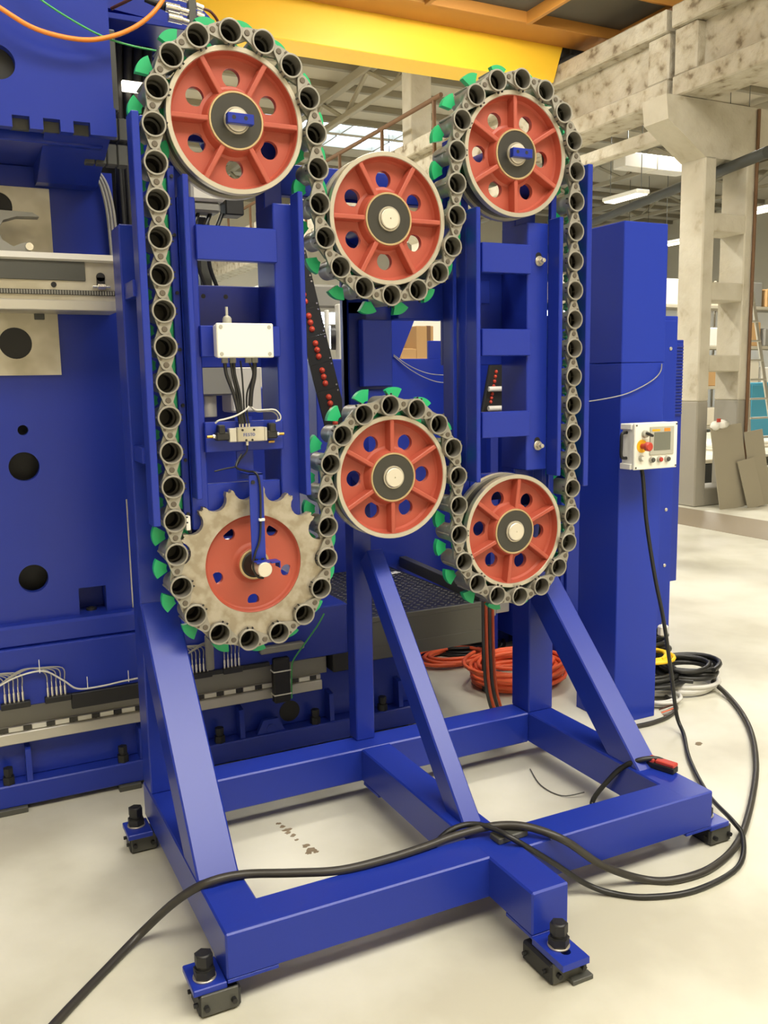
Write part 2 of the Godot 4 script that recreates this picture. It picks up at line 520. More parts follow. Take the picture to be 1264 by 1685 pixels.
func runway() -> void:
	# concrete crane runway: flanged beam pieces on pillars with corbels
	var segs := [[-2.35, 3.3], [-6.33, -2.40], [-14.35, -6.43], [-22.5, -14.45], [-30.0, -22.6]]
	var names := ["nearest to the viewer", "at the right edge of the frame", "running from the joint behind the chain to the pillar", "beyond the far pillar behind the middle wheel", "at the far end"]
	for i in segs.size():
		var z0: float = segs[i][0]
		var z1: float = segs[i][1]
		var b := thing("runway_beam", "whitewashed concrete crane runway beam with flaking flanges, %s" % names[i], "beam", Vector3(9.05, 5.56, (z0 + z1) / 2), "concrete crane runway beams")
		var h := (z1 - z0) / 2
		obj("web", MB.new().bx(0.02, 0.24, 0.22, 0.92, -h, h, 0.01), M.beam_white, b)
		obj("bottom_flange", MB.new().bx(-0.16, 0.42, 0.0, 0.27, -h, h, 0.02), M.beam_white, b)
		obj("top_flange", MB.new().bx(-0.2, 0.46, 0.87, 1.15, -h, h, 0.02), M.beam_white, b)
		obj("end_block", MB.new().bx(-0.13, 0.38, 0.27, 0.87, -h, -h + 0.4, 0.02), M.beam_white, b)
		obj("end_block", MB.new().bx(-0.13, 0.38, 0.27, 0.87, h - 0.4, h, 0.02), M.beam_white, b)
		obj("rail", MB.new().bx(0.08, 0.18, 1.15, 1.28, -h, h, 0.01), M.rail_brown, b)
	pillar(-6.39, "whitewashed concrete twin-leg pillar with rungs and grey painted foot by the leaning sheets")
	pillar(-14.4, "whitewashed concrete pillar rising past the runway behind the top middle wheel")

func tie_beam() -> void:
	var b := thing("tie_beam", "slim pale concrete tie beam below the runway between the two pillars", "beam", Vector3(9.25, 5.1, -10.3))
	obj("beam", MB.new().bx(-0.1, 0.1, 0.06, 0.24, -3.8, 3.6, 0.015), M.beam_white, b)

func handrail() -> void:
	var h := thing("handrail", "rust brown handrail running along the runway beyond the top middle wheel", "handrail", Vector3(8.75, 6.7, -18.0))
	obj("top_rail", mb(h).cyl(Vector3(8.75, 7.2, -26.0), Vector3(8.75, 7.2, -12.2), 0.045, -1.0, 10), M.rail_brown, h)
	for i in 7: obj("post", mb(h).bx(8.72, 8.78, 5.8, 7.2, -26.0 + i * 2.25, -25.94 + i * 2.25, 0.005), M.rail_brown, h)

func pillar(z0: float, label: String) -> void:
	var p := thing("pillar", label, "pillar", Vector3(9.881, 0, z0), "concrete crane pillars")
	var zf := 0.215
	for s in [[-0.47, -0.27], [0.28, 0.47]]:
		obj("leg", big().bx(s[0], s[1], 1.42, 4.55, -zf, zf, 0.015), M.plaster, p)
		obj("painted_foot", big().bx(s[0], s[1], 0.0, 1.42, -zf, zf, 0.015), M.plaster_grey, p)
	for r in [[3.62, 3.86], [2.74, 2.98], [1.81, 2.03], [0.0, 0.25]]:
		obj("rung", big().bx(-0.29, 0.30, r[0], r[1], -zf + 0.004, zf - 0.004, 0.015), M.plaster if r[1] > 1.0 else M.plaster_grey, p)
	var pts := PackedVector2Array([Vector2(-0.47, 4.53), Vector2(-1.12, 4.93), Vector2(-1.16, 5.22), Vector2(0.9, 5.22), Vector2(0.9, 5.0), Vector2(0.47, 4.53)])
	obj("head", big().prism(pts, -zf, zf), M.plaster, p)
	if z0 < -10.0: obj("upper_shaft", big().bx(-0.66, -0.19, 5.22, 9.45, -0.19, 0.19, 0.015), M.plaster, p)
	obj("pipe", big().cyl(Vector3(0.42, 0.0, zf + 0.03), Vector3(0.42, 5.2, zf + 0.03), 0.022, -1.0, 8), M.rail_brown, p)

func crane() -> void:
	# yellow bridge crane: box girder, walkway with grating on the near side, end carriage
	var c := thing("bridge_crane", "yellow overhead bridge crane with a box girder and grated walkway", "crane", Vector3(3.206, 6.42, -8.71))
	obj("girder", big().bx(-14.5, 5.21, 0.0, 1.0, -0.5, 0.0, 0.008), M.yellow, c)
	obj("girder_end", big().prism(PackedVector2Array([Vector2(5.2, 0.0), Vector2(5.5, 0.95), Vector2(5.2, 0.95)]), -0.5, 0.0), M.yellow, c)
	obj("end_carriage", big().bx(5.52, 5.95, 0.44, 0.9, -1.2, -0.02, 0.02), M.black, c)
	obj("deck_plate", big().bx(-14.5, 5.95, 0.50, 0.54, 0.0, 0.72, 0.004), M.yellow_dull, c)
	obj("edge_angle", big().bx(-14.5, 5.95, 0.42, 0.58, 0.70, 0.73, 0.004), M.yellow_dull, c)
	obj("edge_angle", big().bx(-14.5, 5.85, 0.42, 0.60, 1.9, 1.94, 0.004), M.yellow_dull, c)
	obj("edge_angle", big().bx(5.81, 5.85, 0.42, 0.60, 0.72, 1.9, 0.004), M.yellow_dull, c)
	for i in 12:
		var x := 4.2 - i * 1.55
		obj("cross_member", big().bx(x, x + 0.06, 0.40, 0.56, 0.72, 1.92, 0.004), M.yellow_dull, c)
	var fl := thing("crane_floodlight", "flat floodlight hung from the crane walkway facing the yellow girder", "lamp", Vector3(6.3, 6.8, -5.7))
	var fd := Vector3(0, -0.2, -0.98).normalized()
	var fb := Basis(Vector3.RIGHT, fd.cross(Vector3.RIGHT), -fd)
	obj("housing", MB.new().box(-fd * 0.06, Vector3(1.3, 0.4, 0.1), 0.02, fb), M.grey_dark, fl)
	obj("lens", MB.new().box(Vector3.ZERO, Vector3(1.2, 0.32, 0.02), 0.005, fb), M.lamp, fl)
	obj("bracket", MB.new().bx(-0.03, 0.03, 0.1, 0.3, -0.95, 0.12, 0.005), M.grey_dark, fl)
	area(fl.position + fd * 0.03, Vector2(1.2, 0.32), 11.0, fd)
	obj("grating", big().bx(-14.5, 5.8, 0.56, 0.585, 0.73, 1.92, 0.002), M.grate, c)

func side_bay() -> void:
	# lamps and duct in the bay beyond the runway
	var lamps := [[Vector3(16.04, 6.4, -15.35), "beyond the pillar, above the tall cabinet"], [Vector3(23.2, 6.4, -20.8), "farthest, low behind the pillar"], [Vector3(21.0, 6.4, -15.4), "at the right edge behind the ladder"], [Vector3(14.0, 6.4, -24.0), "far behind the middle of the chain"], [Vector3(27.0, 6.4, -27.0), "at the far right end of the hall"]]
	for q in lamps: ceiling_lamp(q[0], Vector2(0.35, 1.25), 4.0, "white strip lamp hanging in the side bay, %s" % q[1])
	var d := thing("air_duct", "pale square ventilation duct under the far roof right of the chain", "duct", Vector3(18.6, 7.85, -17.2))
	for i in 2: obj("duct_section", MB.new().bx(-1.2 + i * 1.2, -0.02 + i * 1.2, -0.2, 0.2, -0.25, 0.25, 0.02), M.alu_white, d)
	for x in [-0.9, 0.9]: obj("hanger", MB.new().cyl(Vector3(x, 0.2, 0), Vector3(x, 2.25, 0), 0.015), M.grey_dark, d)
	var p := thing("dark_pipe", "long dark pipe running slanting through the pillar legs", "pipe", Vector3(11.5, 5.1, -9.0))
	obj("pipe", mb(p).cyl(Vector3(12.81, 5.164, -13.0), Vector3(9.35, 4.642, -5.1), 0.075, -1.0, 14), M.pipe, p)
	for i in 3:
		var sh := thing("leaning_sheet", "grey sheet metal panel leaning on the pillar, %s" % ["tallest one at the left", "small low one in the middle", "thin one at the right"][i], "sheet metal", Vector3(9.8 + i * 0.25, 0, -5.85), "sheets leaning on the pillar")
		var q: Array = [[9.42, 10.02, 1.17, -5.93], [9.85, 10.18, 0.68, -5.82], [10.05, 10.42, 1.08, -5.90]][i]
		obj("sheet", mb(sh).bar(Vector3((q[0] + q[1]) / 2 + 0.1, 0.0, q[3] + 0.12), Vector3((q[0] + q[1]) / 2, q[2], q[3] - 0.02), q[1] - q[0], 0.012, Vector3.BACK, 0.002), M.sheet, sh)
	var l := thing("step_ladder", "aluminium step ladder standing behind the pillar at the right edge", "ladder", Vector3(11.9, 0, -7.4))
	for s in [0.0, 1.0]:
		obj("rail", mb(l).bar(Vector3(11.67 + s * 0.72, 0.0, -7.2), Vector3(11.76 + s * 0.09, 3.3, -7.5), 0.07, 0.03, Vector3.BACK), M.alu, l)
	for i in 10:
		var f := (i + 0.7) / 10.5
		obj("rung", mb(l).bx(lerpf(11.67, 11.76, f), lerpf(12.39, 11.85, f), 3.3 * f - 0.015, 3.3 * f + 0.015, -7.2 - 0.3 * f - 0.03, -7.2 - 0.3 * f + 0.05, 0.004), M.alu, l)
	var c := thing("turquoise_cabinet", "turquoise metal cabinet behind the ladder at the right edge", "cabinet", Vector3(14.3, 0.6, -9.3))
	obj("body", mb(c).bx(13.62, 15.2, 0.6, 1.72, -9.2, -9.0, 0.02), M.turquoise, c)
	obj("door", mb(c).bx(13.66, 14.3, 0.64, 1.68, -9.005, -8.98, 0.01).bx(14.34, 15.16, 0.64, 1.68, -9.005, -8.98, 0.01), M.turquoise, c)
	var w := thing("work_bench", "long workbench with a white sheet on top behind the ladder", "bench", Vector3(13.2, 0, -8.4))
	obj("top", mb(w).bx(11.9, 15.5, 0.55, 0.6, -9.9, -8.2, 0.01), M.wall, w)
	obj("cover", mb(w).bx(12.0, 15.4, 0.6, 0.66, -8.9, -8.3, 0.03), M.white, w)
	for x in [12.0, 13.6, 15.3]: obj("leg", mb(w).bx(x, x + 0.08, 0.0, 0.55, -8.32, -8.24, 0.01), M.grey_dark, w)
	obj("shelf", mb(w).bx(11.95, 15.4, 0.22, 0.26, -9.6, -8.25, 0.01), M.grey_dark, w)
	var b := thing("tool_cart", "dark tool cart standing between the pillar legs", "cart", Vector3(10.7, 0, -7.2))
	obj("body", mb(b).bx(10.35, 11.1, 0.1, 0.5, -7.6, -7.1, 0.02), M.black, b)
	obj("tray", mb(b).bx(10.3, 11.15, 0.5, 0.56, -7.65, -7.05, 0.01), M.wall, b)
	for x in [10.45, 11.0]: obj("wheel", mb(b).cyl(Vector3(x, 0.06, -7.16), Vector3(x, 0.06, -7.1), 0.06, -1.0, 16), M.rubber, b)
	var g := thing("white_rag", "white rag with a red tag lying on top of the tallest leaning sheet", "rag", Vector3(9.6, 1.19, -5.96))
	obj("cloth", MB.new().dome(Vector3(0.05, 0.0, 0), Vector3(0.14, 0.07, 0.07), Basis(Vector3.RIGHT, -0.4)).dome(Vector3(-0.08, -0.02, 0), Vector3(0.09, 0.07, 0.06)), M.white, g)
	obj("tag", MB.new().box(Vector3(-0.05, 0.06, 0.04), Vector3(0.07, 0.05, 0.02), 0.008), M.lens_red, g)
	# pale storage along the far side of the side bay
	for i in 4:
		var r := thing("storage_rack", "pale loaded storage rack at the far side of the side bay, %s" % ["leftmost", "second from the left", "third from the left", "rightmost"][i], "rack", Vector3(15.5 + i * 3.2, 0, -19.0), "storage racks in the side bay")
		for y in [0.1, 1.4, 2.7, 4.0]:
			obj("shelf", MB.new().bx(-1.5, 1.5, y, y + 0.1, -0.5, 0.5, 0.01), M.truss, r)
			obj("load", MB.new().bx(-1.35, -0.2, y + 0.1, y + 0.9, -0.4, 0.4, 0.03), [M.wall, M.cardboard, M.white, M.grey][(i + int(y)) % 4], r)
			obj("load", MB.new().bx(0.0, 1.3, y + 0.1, y + 0.7, -0.4, 0.4, 0.03), [M.white, M.grey, M.wall, M.cardboard][(i + int(y)) % 4], r)
		for x in [-1.5, 1.44]: obj("upright", MB.new().bx(x, x + 0.07, 0.0, 5.0, -0.5, -0.43, 0.01).bx(x, x + 0.07, 0.0, 5.0, 0.43, 0.5, 0.01), M.truss, r)
	# things seen through the gaps of the stand
	var wm := thing("white_machine", "white and grey machine with a round black belt seen between the towers", "machine", Vector3(2.9, 0, -4.4))
	obj("frame", mb(wm).bx(2.66, 2.70, 0, 2.5, -4.3, -4.2, 0.01).bx(2.83, 2.86, 0, 2.5, -4.1, -4.05, 0.01).bx(2.93, 2.97, 0, 2.55, -4.1, -4.0, 0.01), M.white, wm)
	obj("grey_beam", mb(wm).bx(2.3, 3.3, 2.52, 2.72, -4.6, -4.1, 0.02), M.grey, wm)
	obj("body", mb(wm).bx(2.2, 3.2, 0, 2.05, -5.2, -4.35, 0.02).bx(2.68, 2.84, 2.05, 2.48, -4.9, -4.3, 0.02), M.alu_white, wm)
	obj("belt", mb(wm).lathe([Vector2(0.09, -0.02), Vector2(0.105, -0.02), Vector2(0.105, 0.02), Vector2(0.09, 0.02), Vector2(0.09, -0.02)], Vector3(2.87, 2.26, -4.0), Basis(Vector3.UP, 1.2), 32), M.rubber, wm)
	var bx := thing("cardboard_box", "tall brown cardboard box on the shelf seen under the top middle wheel", "box", Vector3(3.77, 2.06, -4.1), "cardboard boxes on the shelf")
	obj("carton", mb(bx).bx(3.692, 3.87, 2.07, 2.37, -4.3, -4.0, 0.004), M.cardboard, bx)
	obj("tape", mb(bx).bx(3.80, 3.84, 2.075, 2.372, -4.302, -3.998, 0.001), M.rail_brown, bx)
	var b2 := thing("cardboard_box", "low brown cardboard box left of the tall carton on the shelf", "box", Vector3(3.6, 2.06, -4.1), "cardboard boxes on the shelf")
	obj("carton", mb(b2).bx(3.53, 3.69, 2.07, 2.165, -4.3, -4.0, 0.004), M.cardboard, b2)
	obj("flap", mb(b2).bx(3.525, 3.685, 2.163, 2.172, -4.3, -4.05, 0.002), M.cardboard, b2)
	var sf := thing("box_shelf", "pale shelf unit carrying the cardboard boxes behind the stand", "shelf", Vector3(3.8, 0, -4.2))
	obj("board", mb(sf).bx(3.3, 4.4, 2.03, 2.07, -4.5, -3.95, 0.005), M.wall, sf)
	obj("back", mb(sf).bx(3.3, 4.4, 0.0, 2.45, -4.54, -4.5, 0.005), M.ivory, sf)
	obj("side", mb(sf).bx(3.3, 3.34, 0.0, 2.04, -4.5, -3.95, 0.005).bx(4.36, 4.4, 0.0, 2.04, -4.5, -3.95, 0.005), M.wall, sf)
	# grey drive unit seen through the left tower
	var du := thing("drive_unit", "grey drive unit with motor seen through the windows of the left tower", "machine", Vector3(1.15, 1.3, -1.8))
	obj("gearbox", mb(du).bx(0.98, 1.22, 1.82, 2.08, -1.9, -1.6, 0.01), M.grey, du)
	obj("motor", mb(du).cyl(Vector3(1.10, 1.82, -1.7), Vector3(1.10, 1.70, -1.7), 0.05, -1.0, 20, 0.004), M.alu, du)
	obj("bracket", mb(du).bx(1.24, 1.42, 1.72, 1.98, -1.9, -1.7, 0.01), M.alu_white, du)
	obj("pedestal", mb(du).bx(0.52, 1.12, 0.77, 1.56, -2.3, -1.96, 0.01).bx(1.10, 1.62, 0.77, 1.86, -2.3, -1.955, 0.01), M.blue, du)
	var gm := thing("spindle_motor", "pale grey motor housing with black block seen under the top left wheel", "motor", Vector3(1.05, 2.7, -1.3))
	obj("housing", mb(gm).bx(0.93, 1.10, 2.775, 2.90, -1.35, -1.2, 0.012), M.alu_white, gm)
	obj("lower_part", mb(gm).bx(0.94, 1.08, 2.725, 2.775, -1.33, -1.22, 0.012), M.grey, gm)
	obj("black_block", mb(gm).bx(1.105, 1.20, 2.72, 2.81, -1.33, -1.22, 0.006), M.black, gm)
	obj("support", mb(gm).bx(1.0, 1.06, 2.3, 2.73, -1.42, -1.36, 0.006), M.grey_dark, gm)
	for i in 3:
		var q := 0.93 + i * 0.06
		obj("hose", mb(gm).tube([Vector3(q + 0.05, 2.73, -1.27), Vector3(q, 2.62, -1.25), Vector3(q - 0.02, 2.5, -1.3), Vector3(q + 0.03, 2.38, -1.35)], 0.011, 8, 5), M.cable_dark, gm)

# ---------------------------------------------------------------- pulley wheels, sprocket, chain
const WC := [[0.785, 2.823, 1.0], [1.395, 2.519, -1.0], [2.001, 2.818, 1.0], [2.001, 1.212, 1.0], [1.397, 1.493, -1.0], [0.787, 1.195, 1.0]]
const RC := 0.302

func circ(c: Vector2, r: float, k: int, a0 := 0.0) -> PackedVector2Array:
	var p := PackedVector2Array()
	for j in k: p.append(c + Vector2(cos(a0 + TAU * j / k), sin(a0 + TAU * j / k)) * r)
	return p

func wheel(c: Vector2, turn: float, lock: bool, label: String) -> void:
	var t := thing("pulley_wheel", label, "wheel", Vector3(c.x, c.y, 0), "red cast pulley wheels that carry the chain")
	obj("rim", MB.new().lathe([Vector2(0.236, -0.03), Vector2(0.2535, -0.03), Vector2(0.255, -0.028), Vector2(0.255, -0.002), Vector2(0.2535, 0.0), Vector2(0.238, 0.0), Vector2(0.236, -0.003), Vector2(0.236, -0.03)], Vector3.ZERO, Basis.IDENTITY, 72), M.steel, t)
	obj("rim", MB.new().lathe([Vector2(0.22, -0.12), Vector2(0.2535, -0.12), Vector2(0.255, -0.118), Vector2(0.255, -0.096), Vector2(0.2535, -0.094), Vector2(0.22, -0.094)], Vector3.ZERO, Basis.IDENTITY, 72), M.steel, t)
	obj("tread", MB.new().lathe([Vector2(0.237, -0.096), Vector2(0.243, -0.096), Vector2(0.243, -0.028), Vector2(0.237, -0.028)], Vector3.ZERO, Basis.IDENTITY, 64), M.tread, t)
	var web := MB.new()
	for s in 6:
		var a0 := turn + deg_to_rad(60.0 * s)
		var hc := Vector2(cos(a0 + PI / 6), sin(a0 + PI / 6)) * 0.158
		var outer := PackedVector2Array()
		var inner := PackedVector2Array()
		var pts := []
		for j in 15: pts.append(Vector2(cos(a0 + PI / 3 * j / 14), sin(a0 + PI / 3 * j / 14)) * 0.238)
		for j in 6: pts.append(Vector2(cos(a0 + PI / 3), sin(a0 + PI / 3)) * (0.22 - 0.022 * j))
		for j in 11: pts.append(Vector2(cos(a0 + PI / 3 * (10 - j) / 10), sin(a0 + PI / 3 * (10 - j) / 10)) * 0.09)
		for j in 6: pts.append(Vector2(cos(a0), sin(a0)) * (0.11 + 0.022 * j))
		for p in pts:
			outer.append(p); inner.append(hc + (p - hc).normalized() * 0.0335)
		web.ring(outer, inner, -0.068, -0.046, Transform3D.IDENTITY, false)
	obj("web", web, M.red, t)
	obj("rim_lining", MB.new().lathe([Vector2(0.238, -0.092), Vector2(0.238, -0.004), Vector2(0.2345, -0.004), Vector2(0.230, -0.036), Vector2(0.222, -0.047), Vector2(0.20, -0.047)], Vector3.ZERO, Basis.IDENTITY, 64), M.red, t)
	obj("boss", MB.new().lathe([Vector2(0.13, -0.047), Vector2(0.118, -0.042), Vector2(0.108, -0.010), Vector2(0.104, -0.003), Vector2(0.09, -0.003)], Vector3.ZERO, Basis.IDENTITY, 48), M.red, t)
	for s in 6:
		var a := turn + deg_to_rad(60.0 * s)
		var d := Vector3(cos(a), sin(a), 0)
		var bs := Basis(d, Vector3(-sin(a), cos(a), 0), Vector3(0, 0, 1))
		obj("rib", MB.new().prism(PackedVector2Array([Vector2(-0.05, -0.013), Vector2(-0.006, -0.009), Vector2(-0.004, -0.006), Vector2(-0.004, 0.006), Vector2(-0.006, 0.009), Vector2(-0.05, 0.013)]), 0.1, 0.2355, Transform3D(Basis(Vector3(0, 0, 1), -bs.y, d), Vector3.ZERO)), M.red, t)
	obj("hub_ring", MB.new().lathe([Vector2(0.102, -0.02), Vector2(0.102, -0.001), Vector2(0.1005, 0.001), Vector2(0.0955, 0.001), Vector2(0.094, -0.002), Vector2(0.094, -0.02)], Vector3.ZERO, Basis.IDENTITY, 48), M.brass_dull, t)
	obj("bearing_cover", MB.new().lathe([Vector2(0.0945, -0.03), Vector2(0.0945, -0.002), Vector2(0.046, -0.002), Vector2(0.046, -0.03)], Vector3.ZERO, Basis.IDENTITY, 48), M.steel_dark, t)
	var sh := obj("shaft", MB.new().lathe([Vector2(0.0, -0.25), Vector2(0.040, -0.25), Vector2(0.040, 0.011), Vector2(0.037, 0.014), Vector2(0.003, 0.014), Vector2(0.003, 0.010), Vector2(0.0, 0.010)], Vector3.ZERO, Basis.IDENTITY, 40), M.bright_end, t)
	obj("shaft_collar", MB.new().lathe([Vector2(0.0475, -0.01), Vector2(0.0475, 0.004), Vector2(0.046, 0.006), Vector2(0.042, 0.006), Vector2(0.041, -0.002)], Vector3.ZERO, Basis.IDENTITY, 40), M.steel, t)
	if lock:
		var lb := obj("lock_bar", MB.new().box(Vector3(0.004, -0.002, 0.028), Vector3(0.098, 0.036, 0.026), 0.002), M.blue, t)
		for xx in [-0.022, 0.022]:
			obj("bolt_hole", MB.new().cyl(Vector3(xx, 0.0, 0.03), Vector3(xx, 0.0, 0.0415), 0.0075, -1.0, 12), M.black, lb)

func sprocket() -> void:
	var t := thing("sprocket_wheel", "steel toothed sprocket wheel with a red five-hole centre, lower left under the blue arm", "sprocket", Vector3(0.787, 1.195, 0))
	var nt := 15
	var pts := PackedVector2Array()
	var phase := sprocket_phase + PI / nt
	var stepa := TAU / nt
	for i in nt:
		var a := phase + stepa * i     # tooth centre; a notch for the pocket tube between teeth
		for q in [[-0.15, 0.288], [-0.09, 0.303], [-0.05, 0.300], [-0.03, 0.294], [0.0, 0.298], [0.03, 0.294], [0.05, 0.300], [0.09, 0.303], [0.15, 0.288]]:
			pts.append(Vector2(cos(a + stepa * q[0]), sin(a + stepa * q[0])) * q[1])
		var nc := Vector2(cos(a + stepa * 0.5), sin(a + stepa * 0.5)) * 0.296
		var rr := nc.normalized()
		var tt := Vector2(-rr.y, rr.x)
		for j in 9:
			var b := PI * (0.02 + 0.96 * j / 8.0)
			pts.append(nc - rr * sin(b) * 0.0445 - tt * cos(b) * 0.0445)
	var inner := PackedVector2Array()
	for p in pts: inner.append(p.normalized() * 0.192)
	obj("tooth_plate", MB.new().ring(pts, inner, -0.034, 0.0), M.sprocket, t)
	var disc := MB.new()
	var nh := 5
	for s in nh:
		var a0 := deg_to_rad(90.0 + 72.0 * s)
		var hc := Vector2(cos(a0 + PI / 5), sin(a0 + PI / 5)) * 0.148
		var o := PackedVector2Array()
		var q := PackedVector2Array()
		var w := TAU / nh
		var lst := []
		for j in 11: lst.append(Vector2(cos(a0 + w * j / 10), sin(a0 + w * j / 10)) * 0.19)
		for j in 5: lst.append(Vector2(cos(a0 + w), sin(a0 + w)) * (0.172 - 0.019 * j))
		for j in 11: lst.append(Vector2(cos(a0 + w * (10 - j) / 10), sin(a0 + w * (10 - j) / 10)) * 0.075)
		for j in 5: lst.append(Vector2(cos(a0), sin(a0)) * (0.095 + 0.019 * j))
		for p in lst:
			o.append(p); q.append(hc + (p - hc).normalized() * 0.0235)
		disc.ring(o, q, -0.05, -0.028, Transform3D.IDENTITY, false)
	obj("disc", disc, M.red, t)
	obj("disc_edge", MB.new().lathe([Vector2(0.1925, -0.05), Vector2(0.1925, -0.003), Vector2(0.190, -0.003), Vector2(0.186, -0.02), Vector2(0.176, -0.029), Vector2(0.16, -0.0285)], Vector3.ZERO, Basis.IDENTITY, 72, true), M.red, t)
	obj("boss", MB.new().lathe([Vector2(0.085, -0.029), Vector2(0.072, -0.026), Vector2(0.066, -0.012), Vector2(0.058, 0.0), Vector2(0.05, 0.0)], Vector3.ZERO, Basis.IDENTITY, 40, true), M.red, t)
	obj("hub_ring", MB.new().lathe([Vector2(0.06, -0.02), Vector2(0.06, 0.004), Vector2(0.056, 0.006), Vector2(0.052, 0.006), Vector2(0.052, -0.02)], Vector3.ZERO, Basis.IDENTITY, 40), M.brass_dull, t)
	obj("bearing", MB.new().lathe([Vector2(0.0, -0.03), Vector2(0.052, -0.03), Vector2(0.052, 0.004), Vector2(0.046, 0.008), Vector2(0.03, 0.05), Vector2(0.0, 0.05)], Vector3.ZERO, Basis.IDENTITY, 40), M.black, t)
	obj("shaft", MB.new().lathe([Vector2(0.0, -0.25), Vector2(0.028, -0.25), Vector2(0.028, 0.128), Vector2(0.026, 0.13), Vector2(0.0, 0.13)], Vector3.ZERO, Basis.IDENTITY, 32), M.bright_end, t)

func make_link() -> Node3D:
	var t := Node3D.new()
	var ro := 0.0432
	# casting: ring with bore and sleeve, the front ear with the pin boss, the rear ear that slips under the neighbour
	var b := MB.new()
	b.lathe([Vector2(0.0, -0.128), Vector2(0.034, -0.128), Vector2(0.037, -0.122), Vector2(0.0385, -0.05), Vector2(0.041, -0.03), Vector2(0.0415, 0.0), Vector2(ro, 0.003), Vector2(ro, 0.0205), Vector2(ro - 0.0015, 0.022), Vector2(0.0372, 0.022), Vector2(0.0362, 0.0205), Vector2(0.0362, -0.045)], Vector3.ZERO, Basis.IDENTITY, 32)
	var L := 0.0635
	for e in [[-1.0, 0.0, 0.0135, 0.019], [1.0, -0.0145, -0.0015, 0.0185]]:
		var sg: float = e[0]
		var rb: float = e[3]
		var th := asin((ro - rb) / L)
		var pts := PackedVector2Array()
		# outline: tangent from ring to boss, round the boss, back along the ring
		var a_t := PI / 2 - th
		for j in 9:
			var a := -a_t + 2.0 * a_t * j / 8.0
			pts.append(Vector2(sin(a) * rb, sg * (L + cos(a) * rb)))
		for j in 9:
			var a := a_t - 2.0 * a_t * j / 8.0
			pts.append(Vector2(sin(a) * (ro - 0.003), sg * cos(a) * (ro - 0.003)))
		b.prism(pts, e[1], e[2])
	# stiffening web down the sleeve
	b.bx(-0.046, -0.036, -0.004, 0.004, -0.1, 0.0, 0.002)
	put("body", b.mesh(), M.zinc, t)
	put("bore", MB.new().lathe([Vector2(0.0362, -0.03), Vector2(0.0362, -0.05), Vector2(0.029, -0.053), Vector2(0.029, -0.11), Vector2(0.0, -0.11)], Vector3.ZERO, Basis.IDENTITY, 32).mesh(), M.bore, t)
	put("pin", MB.new().cyl(Vector3(0, -L, -0.02), Vector3(0, -L, 0.0165), 0.0105, -1.0, 14, 0.0015).mesh(), M.pin, t)
	put("screw", MB.new().hexa(Vector3(-0.0185, -0.0435, 0.012), Vector3(-0.0185, -0.0435, 0.0165), 0.0052).mesh(), M.pin, t)
	for s in [-1.0, 1.0]:
		put("retaining_clip", MB.new().bx(0.0415, 0.0495, s * 0.010 - 0.0028, s * 0.010 + 0.0028, 0.008, 0.017, 0.001).mesh(), M.black, t)
		var w := PackedVector2Array()
		for j in 9:
			var a := deg_to_rad(-33.0 + 66.0 * j / 8.0)
			w.append(Vector2(s * cos(a) * 0.069, -L + sin(a) * 0.069))
		for j in 5:
			var a := deg_to_rad(33.0 - 66.0 * j / 4.0)
			w.append(Vector2(s * cos(a) * 0.022, -L + sin(a) * 0.022))
		put("guide_wing", MB.new().prism(w, -0.092, -0.066).mesh(), M.green, t)
	return t

var sprocket_phase := 0.0
var path_pts := PackedVector2Array()
var path_seg := PackedInt32Array()
var path_len := PackedFloat32Array()

func build_path() -> void:
	var lines := []
	for i in 6:
		var a: Array = WC[i]
		var b: Array = WC[(i + 1) % 6]
		var ca := Vector2(a[0], a[1])
		var cb := Vector2(b[0], b[1])
		var D := cb - ca
		var th := D.angle() + asin((RC * float(b[2]) - RC * float(a[2])) / D.length())
		var d := Vector2(cos(th), sin(th))
		var rt := Vector2(d.y, -d.x)
		lines.append([ca - rt * RC * a[2], cb - rt * RC * b[2]])
	for i in 6:
		var c := Vector2(WC[i][0], WC[i][1])
		var s: float = WC[i][2]
		var p0: Vector2 = lines[(i + 5) % 6][1]
		var p1: Vector2 = lines[i][0]
		var a0 := (p0 - c).angle()
		var da := fposmod((a0 - (p1 - c).angle()) * s, TAU)
		var k := int(da * RC / 0.002)
		for j in k:
			var a := a0 - s * da * j / k
			path_pts.append(c + Vector2(cos(a), sin(a)) * RC); path_seg.append(i * 2)
		var q0: Vector2 = lines[i][0]
		var q1: Vector2 = lines[i][1]
		k = int(q0.distance_to(q1) / 0.002)
		for j in k:
			path_pts.append(q0.lerp(q1, float(j) / k)); path_seg.append(i * 2 + 1)
	var l := 0.0
	for i in path_pts.size():
		path_len.append(l)
		l += path_pts[i].distance_to(path_pts[(i + 1) % path_pts.size()])
	path_len.append(l)

func path_at(s: float) -> Vector2:
	var tot := path_len[path_len.size() - 1]
	s = fposmod(s, tot)
	var i := clampi(path_len.bsearch(s, false) - 1, 0, path_pts.size() - 1)
	var f := (s - path_len[i]) / maxf(path_len[i + 1] - path_len[i], 1e-9)
	return path_pts[i].lerp(path_pts[(i + 1) % path_pts.size()], f)

func march(s0: float, p: float, k: int) -> PackedFloat32Array:
	var r := PackedFloat32Array([s0])
	var s := s0
	for i in k:
		var a := path_at(s)
		var n := s + p
		for it in 4: n += p - a.distance_to(path_at(n))
		s = n
		r.append(s)
	return r

